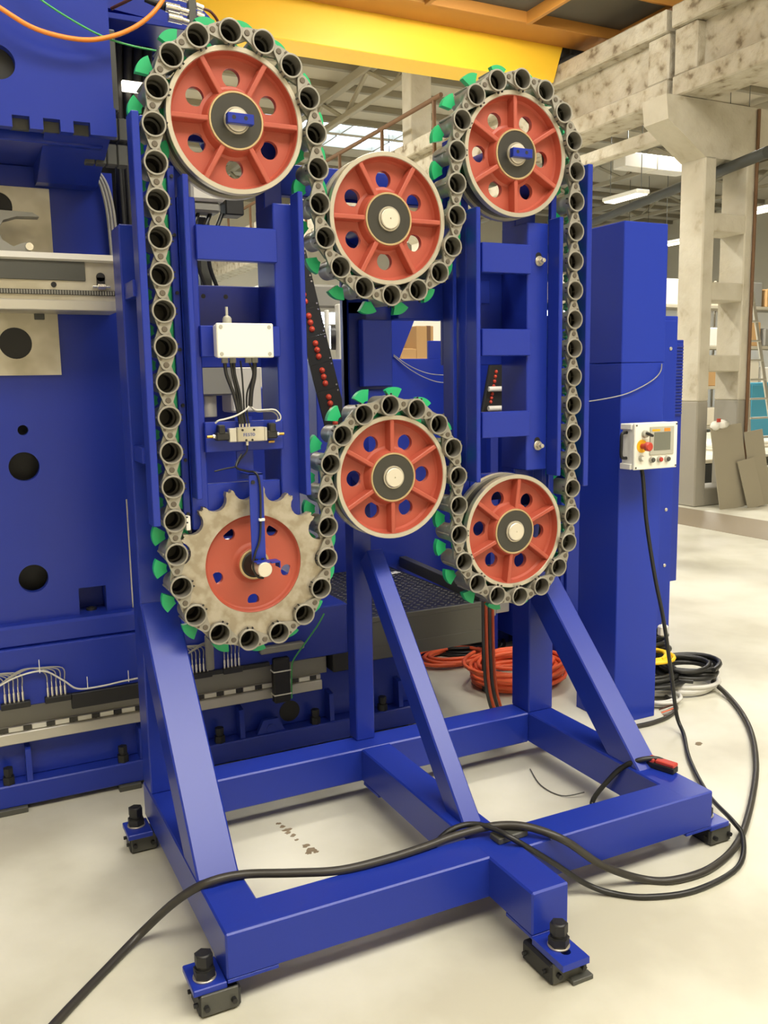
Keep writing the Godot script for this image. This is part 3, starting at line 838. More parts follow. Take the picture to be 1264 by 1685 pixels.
func chain() -> void:
	build_path()
	var tot := path_len[path_len.size() - 1]
	# start on the left run
	var s0 := 0.0
	var best := 1e9
	for i in path_pts.size():
		if path_seg[i] == 11:
			var e := absf(path_pts[i].y - 2.335)
			if e < best:
				best = e; s0 = path_len[i]
	var lo := 0.12
	var hi := 0.14
	for it in 26:
		var mid := (lo + hi) / 2
		var r := march(s0, mid, 80)
		if r[80] - s0 < tot: lo = mid
		else: hi = mid
	var ss := march(s0, lo, 80)
	print("chain pitch ", lo, " length ", tot)
	# the sprocket's notches sit where the pockets pass
	for k in 80:
		var m := (path_at(ss[k]) + path_at(ss[k + 1])) / 2 - Vector2(WC[5][0], WC[5][1])
		if seg_at((ss[k] + ss[k + 1]) / 2) == 10 and absf(m.angle() + PI / 2) < 0.22: sprocket_phase = m.angle()
	var proto := make_link()
	var where := ["over the top left wheel", "between the top left and top middle wheels", "under the top middle wheel", "between the top middle and top right wheels", "over the top right wheel", "on the right straight run", "under the bottom right wheel", "between the bottom right and lower middle wheels", "over the lower middle wheel", "between the lower middle wheel and the sprocket", "under the toothed sprocket", "on the left straight run"]
	var starts := ["left end", "upper end", "left end", "lower end", "left end", "top", "right end", "lower end", "right end", "top", "right end", "bottom"]
	var cnt := {}
	var order := []
	for k in 80: order.append((k + 68) % 80)
	# walk from the start of the left run so that ordinals run along the chain
	var first := 0
	for k in 80:
		var sg := seg_at((ss[k] + ss[k + 1]) / 2)
		var pv := seg_at((ss[(k + 79) % 80] + ss[(k + 79) % 80 + 1]) / 2)
		if sg == 11 and pv == 10: first = k
	for q in 80:
		var k := (first + q) % 80
		var a := path_at(ss[k])
		var b := path_at(ss[k + 1])
		var sg := seg_at((ss[k] + ss[k + 1]) / 2)
		var c: int = cnt.get(sg, 0)
		cnt[sg] = c + 1
		var o: Node3D = proto if q == 0 else proto.duplicate()
		o.name = numbered("chain_link")
		o.position = Vector3((a.x + b.x) / 2, (a.y + b.y) / 2, 0)
		o.rotation.z = (b - a).angle() - PI / 2
		add_child(o, true)
		tag(o, "grey pocket link %s, %s from the %s" % [where[sg], ORD[c], starts[sg]], "chain link", "tool pocket links of the magazine chain")

func seg_at(s: float) -> int:
	var tot := path_len[path_len.size() - 1]
	s = fposmod(s, tot)
	return path_seg[clampi(path_len.bsearch(s, false) - 1, 0, path_pts.size() - 1)]

func wheels() -> void:
	wheel(Vector2(0.785, 2.823), 0.0, true, "red six-spoke pulley wheel with blue lock bar, at the top left")
	wheel(Vector2(1.395, 2.519), 0.0, false, "red six-spoke pulley wheel with plain shaft end, top middle in the dip of the chain")
	wheel(Vector2(2.001, 2.818), deg_to_rad(31.0), true, "red six-spoke pulley wheel with blue lock bar, at the top right")
	wheel(Vector2(1.397, 1.493), deg_to_rad(30.0), false, "red six-spoke pulley wheel with plain shaft end, lower middle under the chain hump")
	wheel(Vector2(2.001, 1.212), deg_to_rad(23.0), false, "red six-spoke pulley wheel with plain shaft end, at the bottom right")

# ---------------------------------------------------------------- the blue stand and what it carries
func stand() -> void:
	var t := thing("magazine_stand", "blue welded steel stand with braces and two slotted towers that carries the chain and wheels", "machine frame", Vector3(1.38, 0, 0.1))
	var B: Material = M.blue
	# base beams of square tube
	obj("side_beam", mb(t).bx(0.383, 0.531, 0.099, 0.25, -0.361, 0.828, 0.006).bx(0.385, 0.548, 0.088, 0.1, 0.68, 0.83, 0.001), B, t)
	obj("side_beam", mb(t).bx(2.235, 2.381, 0.099, 0.25, -0.361, 0.828, 0.006).bx(2.246, 2.379, 0.088, 0.1, 0.68, 0.83, 0.001), B, t)
	obj("middle_beam", mb(t).bx(1.322, 1.468, 0.099, 0.25, -0.214, 1.084, 0.006).bx(1.324, 1.466, 0.086, 0.1, 0.93, 1.083, 0.002).bx(1.324, 1.466, 0.086, 0.1, -0.2, -0.05, 0.002), B, t)
	obj("front_beam", mb(t).bx(0.3835, 2.3805, 0.099, 0.2498, 0.683, 0.8308, 0.005), B, t)
	obj("back_beam", mb(t).bx(0.529, 2.237, 0.099, 0.2495, -0.361, -0.212, 0.006), B, t)
	# posts
	obj("post", mb(t).bx(0.386, 0.529, 0.249, 2.475, -0.36, -0.213, 0.005), B, t)
	obj("post", mb(t).bx(1.342, 1.434, 0.249, 2.62, -0.385, -0.302, 0.005), B, t)
	obj("post", mb(t).bx(2.236, 2.38, 0.249, 1.60, -0.36, -0.213, 0.005), B, t)
	# sloping braces
	for q in [[0.386, 0.528, 1.0, -0.172, 0.25, 0.50, 0.14], [1.361, 1.441, 1.115, -0.16, 0.25, 0.60, 0.1], [2.246, 2.36, 0.95, -0.16, 0.25, 0.555, 0.14]]:
		var a := Vector3((q[0] + q[1]) / 2, q[2], q[3])
		var b := Vector3((q[0] + q[1]) / 2, q[4], q[5])
		var d := (b - a).normalized()
		var nn := Vector3(0, -d.z, d.y) * -1.0
		var hh: float = q[6]
		obj("brace", mb(t).bar(a - nn * hh * 0.5 - d * 0.06, b - nn * hh * 0.5 + d * 0.05, q[1] - q[0], hh, nn, 0.006), B, t)
	# foot tabs
	for q in [[0.28, 0.384, 0.688, 0.828], [0.286, 0.384, -0.342, -0.21], [2.38, 2.482, 0.688, 0.828], [2.38, 2.482, -0.342, -0.21]]:
		obj("foot_tab", mb(t).bx(q[0], q[1], 0.074, 0.096, q[2], q[3], 0.003), B, t)
	var ft := mb(t)
	ft.holed(1.322, 1.425, -1.245, -1.084, Vector2(1.374, -1.19), 0.017, 0.074, 0.096, Transform3D(Basis(Vector3.RIGHT, -PI / 2), Vector3.ZERO))
	obj("foot_tab", ft, B, t)
	# towers: two deep columns, cross bars, guard bars, rear panel
	for q in [[0.565, 0.630, 0.925, 1.0, 0.567, 0.996], [1.776, 1.850, 2.088, 2.2, 1.776, 2.199]]:
		var lefty: bool = q[0] < 1.0
		for k in [0, 2]:
			obj("column", mb(t).bx(q[k], q[k + 1], 1.34 if lefty else 1.475, 2.555, -0.24, -0.04, 0.004).bx(q[k] + 0.001, q[k + 1] - 0.001, 1.30, 2.90, -0.24, -0.135, 0.004), B, t)
		for y in [[2.334, 2.457], [1.985, 2.099], [1.632, 1.745]]:
			obj("crossbar", mb(t).bx(q[1] - 0.008, q[2] + 0.006, y[0], y[1], -0.06, -0.019, 0.003), B, t)
		obj("guard_bar", mb(t).bx(q[4], q[4] + 0.021, 1.466 if lefty else 1.449, 2.615 if lefty else 2.585, -0.042, 0.04, 0.003), B, t)
		obj("guard_bar", mb(t).bx(q[5], q[5] + 0.021, 1.451, 2.588 if lefty else 2.572, -0.042, 0.04, 0.003), B, t)
		obj("lower_plate", mb(t).bx(q[1], q[2], 1.34 if lefty else 1.34, 1.51 if lefty else 1.46, -0.09 if lefty else -0.2, -0.055 if lefty else -0.135, 0.003), B, t)
		obj("rear_panel", mb(t).bx(q[0], q[3], 1.95, 2.267 if lefty else 2.42, -0.262, -0.241, 0.003), B, t)
		obj("bearing_plate", mb(t).bx(q[0], q[3], 2.80, 2.845, -0.262, -0.241, 0.003), B, t)
	for x in [0.70, 0.79]:
		obj("bolt_hole", mb(t).cyl(Vector3(x, 2.225, -0.2405), Vector3(x, 2.225, -0.239), 0.009, -1.0, 12), M.black, t)
	obj("name_plate", mb(t).bx(1.86, 2.02, 2.225, 2.325, -0.241, -0.234, 0.002), M.blue_gloss, t)
	# lower extension of the left tower behind the sprocket, arms to the side post
	obj("lower_plate", mb(t).bx(0.60, 0.98, 1.29, 1.345, -0.2, -0.125, 0.004), B, t)
	obj("back_strip", mb(t).bx(0.50, 0.567, 1.30, 2.90, -0.36, -0.335, 0.003), B, t)
	for y in [1.6, 2.3]: obj("tie_arm", mb(t).bx(0.527, 0.566, y, y + 0.1, -0.31, -0.245, 0.004), B, t)
	obj("tie_arm", mb(t).bx(2.2, 2.3, 1.4, 1.52, -0.3, -0.2, 0.004), B, t)
	# inner guide rails with bolts
	var gr := obj("guide_rail", mb(t).bx(0.535, 0.563, 1.40, 2.66, -0.075, -0.05, 0.003), B, t)
	for i in 7:
		obj("bolt", mb(t).hexa(Vector3(0.551, 2.622 - i * 0.203, -0.05), Vector3(0.551, 2.622 - i * 0.203, -0.043), 0.007), M.black, gr)
	var gr2 := obj("guide_rail", mb(t).bx(2.222, 2.25, 1.36, 2.70, -0.075, -0.05, 0.003), B, t)
	for i in 7:
		obj("slot", mb(t).bx(2.231, 2.235, 1.50 + i * 0.16, 1.56 + i * 0.16, -0.051, -0.0485, 0.0005), M.blue_gloss, gr2)
	obj("guide_rail", mb(t).bx(1.747, 1.766, 1.36, 2.62, -0.13, -0.1, 0.003), B, t)
	# outer guard plates
	var g := obj("guard_plate", mb(t).bx(0.405, 0.432, 1.376, 2.812, -0.06, 0.025, 0.003), B, t)
	for y in [1.6, 2.2]: obj("bracket", mb(t).bx(0.395, 0.43, y, y + 0.06, -0.213, -0.055, 0.003), B, g)
	var g2 := obj("guard_plate", mb(t).bx(2.376, 2.404, 1.39, 2.812, -0.09, 0.005, 0.003), B, t)
	obj("bracket", mb(t).bx(2.38, 2.40, 1.4, 1.5, -0.24, -0.085, 0.003), B, g2)
	# middle carrier between the towers
	obj("carrier_box", mb(t).bx(1.342, 1.555, 1.72, 2.33, -0.36, -0.302, 0.005), B, t)
	obj("carrier_panel", mb(t).bx(1.392, 1.535, 1.862, 2.148, -0.304, -0.262, 0.004), M.blue_gloss, t)
	obj("carrier_panel", mb(t).bx(1.41, 1.52, 1.72, 1.85, -0.304, -0.285, 0.004), M.blue_gloss, t)
	obj("cross_beam", mb(t).bx(1.0, 1.776, 2.62, 2.74, -0.25, -0.2, 0.004), B, t)
	obj("cross_beam", mb(t).bx(1.555, 1.81, 2.15, 2.33, -0.34, -0.24, 0.004), B, t)
	obj("gusset", mb(t).prism(PackedVector2Array([Vector2(1.70, 2.735), Vector2(1.775, 2.735), Vector2(1.775, 2.80)]), -0.22, -0.2), B, t)
	for w in WC:
		obj("bearing_housing", mb(t).cyl(Vector3(w[0], w[1], -0.30), Vector3(w[0], w[1], -0.124), 0.06, -1.0, 20), B, t)
	# bolts with round washers on the right tower
	for y in [2.393, 1.586]:
		var bt := obj("clamp_bolt", mb(t).cyl(Vector3(2.149, y, -0.04), Vector3(2.149, y, -0.032), 0.022, -1.0, 20, 0.002).hexa(Vector3(2.149, y, -0.033), Vector3(2.149, y, -0.018), 0.015).cyl(Vector3(2.149, y, -0.018), Vector3(2.149, y, 0.0), 0.009, -1.0, 12, 0.001), M.steel, t)
		obj("slot", mb(t).cyl(Vector3(2.147, y + 0.022, -0.04), Vector3(2.147, y + 0.022, -0.039), 0.016, -1.0, 16), M.black, bt)

func foot(at: Vector3, bolt: Vector3, size: Vector3, label: String, shim := false) -> void:
	var t := thing("leveling_foot", label, "machine foot", at, "black leveling feet of the stand")
	obj("block", MB.new().box(Vector3(0, size.y / 2, 0), size, 0.008), M.black, t)
	for xx in [-0.35, 0.3]:
		obj("screw", MB.new().hexa(Vector3(size.x * xx, size.y * 0.55, size.z * 0.5), Vector3(size.x * xx, size.y * 0.55, size.z * 0.5 + 0.02), 0.009), M.black, t)
		obj("screw", MB.new().hexa(Vector3(-size.x * 0.5, size.y * 0.5, size.z * xx), Vector3(-size.x * 0.5 - 0.012, size.y * 0.5, size.z * xx), 0.007), M.black, t)
	obj("front_plate", MB.new().bx(-size.x * 0.46, size.x * 0.42, 0.008, size.y + 0.006, size.z * 0.5 - 0.004, size.z * 0.5 + 0.005, 0.002), M.grey_dark, t)
	var b := bolt - at
	obj("washer", MB.new().cyl(b, b + Vector3(0, 0.006, 0), 0.036, -1.0, 28, 0.001), M.steel, t)
	obj("nut", MB.new().hexa(b + Vector3(0, 0.006, 0), b + Vector3(0, 0.032, 0), 0.034).cyl(b + Vector3(0, 0.032, 0), b + Vector3(0, 0.036, 0), 0.029, -1.0, 20), M.black, t)
	var h := obj("adjusting_bolt", MB.new().cyl(b + Vector3(0, 0.036, 0), b + Vector3(0, 0.046, 0), 0.023, -1.0, 20).hexa(b + Vector3(0, 0.046, 0), b + Vector3(0, 0.078, 0), 0.029).cyl(b + Vector3(0, 0.078, 0), b + Vector3(0, 0.081, 0), 0.024, 0.02, 20), M.black, t)
	obj("socket", MB.new().cyl(b + Vector3(0, 0.0805, 0), b + Vector3(0, 0.0815, 0), 0.013, -1.0, 6), M.rubber, h)
	if shim: obj("shim", MB.new().bx(-0.01, 0.07, 0, 0.016, size.z * 0.5, size.z * 0.5 + 0.03, 0.002), M.grey_dark, t)

func feet() -> void:
	foot(Vector3(0.36, 0, 0.775), Vector3(0.328, 0.0965, 0.775), Vector3(0.13, 0.07, 0.11), "black leveling foot with hex bolt under the front left corner of the stand")
	foot(Vector3(0.352, 0, -0.29), Vector3(0.333, 0.0965, -0.29), Vector3(0.11, 0.07, 0.10), "black leveling foot with hex bolt under the back left tab of the stand")
	foot(Vector3(1.385, 0, 1.12), Vector3(1.374, 0.0965, 1.155), Vector3(0.145, 0.07, 0.16), "black leveling foot with hex bolt under the projecting middle beam", true)
	foot(Vector3(2.45, 0, 0.76), Vector3(2.43, 0.0965, 0.745), Vector3(0.12, 0.07, 0.11), "black leveling foot with hex bolt under the front right corner of the stand")

func arm() -> void:
	var t := thing("sensor_arm", "blue bent sheet arm reaching down in front of the toothed sprocket", "bracket", Vector3(0.787, 1.51, 0.0))
	obj("arm_plate", mb(t).bx(0.758, 0.813, 1.224, 1.552, 0.060, 0.066, 0.001), M.blue, t)
	obj("top_flange", mb(t).bx(0.758, 0.813, 1.546, 1.552, -0.06, 0.066, 0.001), M.blue, t)
	obj("rear_strip", mb(t).bx(0.752, 0.82, 1.52, 1.76, -0.066, -0.06, 0.001), M.blue, t)
	obj("foot_flange", mb(t).bx(0.758, 0.813, 1.218, 1.224, 0.06, 0.12, 0.001).bx(0.813, 0.85, 1.216, 1.222, 0.075, 0.125, 0.001).bx(0.846, 0.85, 1.195, 1.22, 0.075, 0.125, 0.001), M.blue, t)
	obj("screw", mb(t).cyl(Vector3(0.772, 1.224, 0.075), Vector3(0.772, 1.229, 0.075), 0.006, -1.0, 10).cyl(Vector3(0.797, 1.224, 0.075), Vector3(0.797, 1.229, 0.075), 0.006, -1.0, 10).hexa(Vector3(0.772, 1.52, 0.066), Vector3(0.772, 1.52, 0.071), 0.008), M.black, t)
	var c := obj("sensor_cable", mb(t).tube([Vector3(0.76, 1.62, -0.02), Vector3(0.73, 1.575, 0.0), Vector3(0.76, 1.56, 0.04), Vector3(0.786, 1.553, 0.068), Vector3(0.797, 1.50, 0.074), Vector3(0.795, 1.38, 0.073), Vector3(0.788, 1.30, 0.073), Vector3(0.768, 1.25, 0.074), Vector3(0.756, 1.20, 0.08), Vector3(0.768, 1.165, 0.09), Vector3(0.79, 1.158, 0.10)], 0.0042, 8, 5), M.cable_dark, t)
	obj("cable_clip", mb(t).bx(0.788, 0.81, 1.372, 1.382, 0.066, 0.08, 0.001), M.white, c)

func electric() -> void:
	# junction box on the second cross bar of the left tower
	var t := thing("junction_box", "ivory plastic junction box with cable glands on the middle crossbar", "junction box", Vector3(0.775, 2.04, 0.0))
	obj("body", mb(t).bx(0.668, 0.876, 1.983, 2.102, -0.018, 0.03, 0.006), M.ivory, t)
	var lid := obj("lid", mb(t).bx(0.664, 0.88, 1.980, 2.105, 0.03, 0.047, 0.008), M.ivory, t)
	for q in [[0.68, 1.994], [0.864, 1.994], [0.68, 2.091], [0.864, 2.091]]:
		obj("screw", mb(t).cyl(Vector3(q[0], q[1], 0.0465), Vector3(q[0], q[1], 0.049), 0.0075, -1.0, 14, 0.001).bx(q[0] - 0.004, q[0] + 0.004, q[1] - 0.001, q[1] + 0.001, 0.048, 0.0495, 0.0), M.bezel, lid)
	obj("gland", mb(t).cyl(Vector3(0.715, 2.104, 0.012), Vector3(0.715, 2.124, 0.012), 0.017, -1.0, 6).dome(Vector3(0.715, 2.124, 0.012), Vector3(0.015, 0.015, 0.01), Basis(Vector3.RIGHT, -PI / 2)).cyl(Vector3(0.715, 2.13, 0.012), Vector3(0.715, 2.165, 0.012), 0.005), M.bezel, t)
	for x in [0.70, 0.73, 0.79, 0.815]:
		obj("gland", mb(t).hexa(Vector3(x, 1.984, 0.012), Vector3(x, 1.962, 0.012), 0.013), M.grey, t)
	# cables from the box down to the valve
	var nth := ["leftmost of five", "second of five from the left", "middle one of five", "fourth of five from the left", "rightmost of five"]
	var ci := 0
	for q in [[0.70, 0.745, 0.007], [0.722, 0.752, 0.005], [0.735, 0.758, 0.006], [0.76, 0.768, 0.0035], [0.79, 0.779, 0.0035]]:
		ci += 1
		var cb := thing("valve_cable", "black cable from the ivory junction box to the valve, %s" % nth[ci - 1], "cable", Vector3(q[0], 1.97, 0.012), "black cables between box and valve")
		var sw := sin(q[0] * 170.0) * 0.012
		obj("cable", mb(cb).tube([Vector3(q[0], 1.97, 0.012), Vector3(q[0] + 0.008 + sw, 1.92, 0.014), Vector3(lerpf(q[0], q[1], 0.6), 1.85, 0.012 - sw), Vector3(q[1], 1.78, 0.008), Vector3(q[1] + 0.006, 1.737, 0.006)], q[2], 8, 5), M.cable_dark, cb)
	var th := thing("sheathed_cable", "thick black sheathed cable hanging from the right gland of the junction box", "cable", Vector3(0.815, 1.97, 0.012))
	obj("sheath", mb(th).tube([Vector3(0.815, 1.966, 0.012), Vector3(0.81, 1.91, 0.014), Vector3(0.797, 1.86, 0.016), Vector3(0.79, 1.80, 0.016)], 0.0085, 10, 5), M.cable_dark, th)
	obj("wire", mb(th).tube([Vector3(0.79, 1.803, 0.018), Vector3(0.81, 1.787, 0.022), Vector3(0.85, 1.787, 0.024), Vector3(0.885, 1.785, 0.024), Vector3(0.905, 1.765, 0.022), Vector3(0.906, 1.748, 0.018), Vector3(0.89, 1.741, 0.012)], 0.003, 8, 5), M.cable_white, th)
	obj("wire", mb(th).tube([Vector3(0.792, 1.80, 0.014), Vector3(0.815, 1.781, 0.016), Vector3(0.85, 1.781, 0.016), Vector3(0.88, 1.778, 0.016), Vector3(0.898, 1.76, 0.015), Vector3(0.897, 1.745, 0.012)], 0.003, 8, 5), M.cable_grey, th)
	obj("wire", mb(th).tube([Vector3(0.786, 1.802, 0.018), Vector3(0.765, 1.785, 0.022), Vector3(0.73, 1.768, 0.024), Vector3(0.69, 1.757, 0.022), Vector3(0.665, 1.752, 0.018), Vector3(0.655, 1.742, 0.01)], 0.0035, 8, 5), M.cable_white, th)
	# solenoid valve on the third cross bar
	var v := thing("solenoid_valve", "silver solenoid valve block with a lettered face and black coils on the lower crossbar", "valve", Vector3(0.78, 1.70, -0.019))
	obj("body", mb(v).bx(0.735, 0.842, 1.669, 1.723, -0.018, 0.02, 0.003), M.bright_plate, v)
	obj("end_block", mb(v).bx(0.705, 0.735, 1.669, 1.721, -0.018, 0.014, 0.003), M.alu, v)
	obj("end_block", mb(v).bx(0.842, 0.854, 1.669, 1.721, -0.018, 0.016, 0.003), M.alu, v)
	for s in [[0.655, 0.705, -1.0], [0.854, 0.894, 1.0]]:
		obj("coil", mb(v).bx(s[0], s[1], 1.677, 1.708, -0.016, 0.02, 0.004).bx(s[0] + 0.008, s[0] + 0.034, 1.70, 1.735, -0.014, 0.022, 0.004), M.black, v)
		var e: float = s[0] if s[2] < 0 else s[1]
		obj("fitting", mb(v).cyl(Vector3(e, 1.692, 0.0), Vector3(e + s[2] * 0.01, 1.692, 0.0), 0.009, -1.0, 14), M.chrome, v)
		obj("silencer", mb(v).cyl(Vector3(e + s[2] * 0.01, 1.692, 0.0), Vector3(e + s[2] * 0.032, 1.692, 0.0), 0.0058, -1.0, 12, 0.001), M.brass, v)
	obj("silencer", mb(v).cyl(Vector3(0.862, 1.664, 0.0), Vector3(0.886, 1.664, 0.0), 0.0055, -1.0, 12, 0.001), M.brass, v)
	for x in [0.75, 0.762, 0.776, 0.787]:
		obj("fitting", mb(v).cyl(Vector3(x, 1.723, 0.002), Vector3(x, 1.737, 0.002), 0.0042, -1.0, 10), M.chrome, v)
	for q in [[0.755, 1.713], [0.80, 1.713], [0.768, 1.675], [0.792, 1.675]]:
		obj("screw", mb(v).cyl(Vector3(q[0], q[1], 0.0195), Vector3(q[0], q[1], 0.0215), 0.0045, -1.0, 10), M.black, v)
	obj("fitting", mb(v).cyl(Vector3(0.776, 1.671, 0.004), Vector3(0.776, 1.655, 0.004), 0.007, -1.0, 10), M.chrome, v)
	var tm := TextMesh.new()
	tm.text = "FESTO"
	tm.font_size = 16
	tm.pixel_size = 0.001
	tm.depth = 0.0008
	var f := SystemFont.new()
	f.font_names = PackedStringArray(["Droid Sans"])
	f.font_weight = 700
	tm.font = f
	var tn := put("lettering", tm, M.print_blue, v)
	tn.position = Vector3(0.781, 1.695, 0.0204) - v.position
	var bc := thing("valve_lead", "thin black lead looping from the valve block down behind the blue arm", "cable", Vector3(0.776, 1.655, 0.0))
	obj("cable", mb(bc).tube([Vector3(0.776, 1.657, 0.004), Vector3(0.774, 1.63, 0.0), Vector3(0.75, 1.60, -0.01), Vector3(0.735, 1.575, -0.02), Vector3(0.70, 1.568, -0.03), Vector3(0.655, 1.56, -0.03)], 0.0032, 8, 5), M.cable_dark, bc)
	# small limit switch by the sprocket
	var ls := thing("limit_switch", "small white and grey limit switch beside the left edge of the sprocket", "switch", Vector3(0.54, 1.37, -0.02))
	obj("body", mb(ls).bx(0.535, 0.552, 1.345, 1.40, -0.05, -0.02, 0.002), M.white, ls)
	obj("roller", mb(ls).cyl(Vector3(0.55, 1.35, -0.03), Vector3(0.55, 1.335, -0.03), 0.008, -1.0, 12), M.black, ls)

# ---------------------------------------------------------------- milling machine at the left and behind
func mill() -> void:
	var B: Material = M.blue
	var t := thing("machine_column", "big blue milling machine column with round holes, silver plate and foot saddle at the left", "machine", Vector3(-0.4, 0, -1.3))
	# front plate in cells so that the holes are real
	var X0 := -1.6
	var X1 := 0.50
	var p := mb(t)
	p.holed(X0, X1, 1.30, 1.64, Vector2(0.056, 1.544), 0.063, -0.94, -0.90, Transform3D.IDENTITY, true)
	p.holed(X0, X1, 0.98, 1.30, Vector2(0.060, 1.047), 0.062, -0.94, -0.90, Transform3D.IDENTITY, true)
	p.holed(X0, X1, 1.64, 1.80, Vector2(0.062, 1.702), 0.022, -0.94, -0.90, Transform3D.IDENTITY, true)
	p.bx(X0, X1, 1.80, 2.80, -0.94, -0.90, 0.0)
	p.bx(X0, 0.245, 0.84, 0.98, -0.94, -0.90, 0.0).bx(0.365, X1, 0.84, 0.98, -0.94, -0.90, 0.0)
	p.bx(0.24, 0.37, 0.84, 0.98, -1.06, -1.03, 0.002)
	p.bx(0.484, X1, 0.84, 2.80, -1.9, -0.94, 0.004).bx(X0, X0 + 0.02, 0.84, 2.80, -1.9, -0.94, 0.004).bx(X0, X1, 0.84, 2.8, -1.92, -1.9, 0.002)
	obj("front_plate", p, B, t)
	obj("hole_backing", mb(t).bx(-0.1, 0.2, 0.95, 1.78, -1.05, -1.03, 0.0), M.black, t)
	obj("pocket_bolt", mb(t).cyl(Vector3(0.305, 0.852, -0.97), Vector3(0.305, 0.868, -0.97), 0.024, -1.0, 20, 0.002).cyl(Vector3(0.305, 0.868, -0.97), Vector3(0.305, 0.872, -0.97), 0.013, -1.0, 6), M.steel_dark, t)
	var sp := mb(t)
	sp.holed(-0.6, 0.235, 2.30, 2.713, Vector2(0.028, 2.63), 0.058, -0.90, -0.888)
	sp.holed(-0.6, 0.235, 1.936, 2.30, Vector2(0.058, 2.071), 0.066, -0.90, -0.888)
	obj("silver_plate", sp, M.bright_plate, t)
	for q in [Vector2(0.028, 2.63), Vector2(0.058, 2.071)]:
		obj("hole", mb(t).cyl(Vector3(q.x, q.y, -0.899), Vector3(q.x, q.y, -0.897), 0.07, -1.0, 28), M.black, t)
	obj("small_block", mb(t).bx(0.14, 0.18, 2.17, 2.20, -0.888, -0.87, 0.002), M.grey_dark, t)
	obj("slideway", mb(t).bx(0.478, 0.494, 0.86, 1.37, -0.902, -0.896, 0.002), M.alu, t)
	# saddle
	obj("saddle", mb(t).bx(-1.6, 0.56, 0.76, 0.858, -1.9, -0.83, 0.012).bx(-1.6, 0.56, 0.50, 0.762, -1.9, -0.81, 0.006), B, t)
	obj("saddle", mb(t).bx(0.555, 1.535, 0.505, 0.765, -1.9, -0.81, 0.006), B, t)
	obj("saddle_ledge", mb(t).bx(1.46, 1.60, 0.40, 0.50, -1.2, -0.84, 0.004), M.black, t)
	# bed with linear rail
	var b := thing("machine_bed", "long blue machine bed with ribs, hold-down bolts and a silver linear rail", "machine bed", Vector3(0.2, 0, -1.3))
	obj("base_flange", mb(b).bx(-1.6, 1.985, 0.025, 0.13, -1.9, -0.855, 0.006), B, b)
	obj("wall", mb(b).bx(-1.6, 1.975, 0.128, 0.50, -1.9, -0.94, 0.006), B, b)
	for x in [-0.02, 0.481, 0.975, 1.46, 1.866]:
		obj("rib", mb(b).prism(PackedVector2Array([Vector2(0.94, 0.125), Vector2(0.868, 0.125), Vector2(0.878, 0.275), Vector2(0.94, 0.285)]), -0.012, 0.012, Transform3D(Basis(Vector3(0, 0, -1), Vector3(0, 1, 0), Vector3(1, 0, 0)), Vector3(x, 0, 0))), B, b)
	for x in [-0.108, 0.392, 0.86, 1.37, 1.76]:
		obj("hold_down_bolt", mb(b).hexa(Vector3(x, 0.13, -0.885), Vector3(x, 0.165, -0.885), 0.027).cyl(Vector3(x, 0.165, -0.885), Vector3(x, 0.175, -0.885), 0.018).hexa(Vector3(x, 0.175, -0.885), Vector3(x, 0.205, -0.885), 0.022), M.black, b)
	for q in [Vector2(1.25, 0.2), Vector2(1.66, 0.24)]: obj("opening", mb(b).cyl(Vector3(q.x, q.y, -0.941), Vector3(q.x, q.y, -0.938), 0.055, -1.0, 24), M.black, b)
	obj("lug", mb(b).prism(PackedVector2Array([Vector2(1.05, 0.13), Vector2(1.2, 0.13), Vector2(1.165, 0.2), Vector2(1.085, 0.2)]), -0.90, -0.875).cyl(Vector3(1.125, 0.155, -0.876), Vector3(1.125, 0.155, -0.87), 0.022, -1.0, 18), B, b)
	obj("rail_backing", mb(b).bx(-1.6, 1.45, 0.385, 0.475, -0.945, -0.905, 0.003), M.grey, b)
	var r := obj("linear_rail", mb(b).bx(-1.6, 1.41, 0.31, 0.362, -0.945, -0.872, 0.004).bx(-1.6, 1.41, 0.36, 0.388, -0.945, -0.89, 0.004), M.alu, b)
	for i in 17:
		var x := -0.21 + i * 0.0985
		obj("rail_bolt", mb(b).cyl(Vector3(x, 0.374, -0.892), Vector3(x, 0.374, -0.8865), 0.0105, -1.0, 12).bx(x - 0.018, x + 0.018, 0.364, 0.386, -0.891, -0.8885, 0.001), M.steel_dark, r)
		if x < 1.36: obj("cover_strip", mb(b).bx(x + 0.021, x + 0.079, 0.364, 0.386, -0.891, -0.8865, 0.001), M.ivory, r)
	for q in [[-0.5, -0.04], [0.36, 0.46], [0.7, 0.95], [1.6, 1.9]]: obj("levelling_shim", mb(b).bx(q[0], q[1], 0.0, 0.027, -1.0, -0.835, 0.002), M.grey_dark, b)
	# lubrication manifold on the bed
	var tr := thing("lubrication_rail", "black lubrication rail with rows of silver push fittings above the linear rail", "pipe rail", Vector3(0.5, 0.5, -0.83))
	for q in [[0.17, 0.52, 0.46, 0.53], [0.66, 1.1, 0.51, 0.53]]: obj("rail", mb(tr).bx(q[0], q[1], q[2], q[3], -0.808, -0.783, 0.003), M.black, tr)
	for x0 in [-0.10, 0.075, 0.72, 0.875]:
		for i in 5:
			var x: float = x0 + i * 0.018
			obj("fitting", mb(tr).cyl(Vector3(x, 0.53, -0.793), Vector3(x, 0.575, -0.793), 0.0058, -1.0, 8).cyl(Vector3(x, 0.575, -0.793), Vector3(x, 0.60, -0.793), 0.003, -1.0, 8), M.chrome, tr)
			obj("hose", mb(tr).tube([Vector3(x, 0.60, -0.793), Vector3(x - 0.006, 0.64 + i * 0.004, -0.79), Vector3(x - 0.05 - i * 0.012, 0.672, -0.785), Vector3(x - 0.12 - i * 0.012, 0.668, -0.785), Vector3(x0 - 0.22, 0.60 + i * 0.002, -0.79)], 0.0028, 6, 5), M.cable_grey, tr)
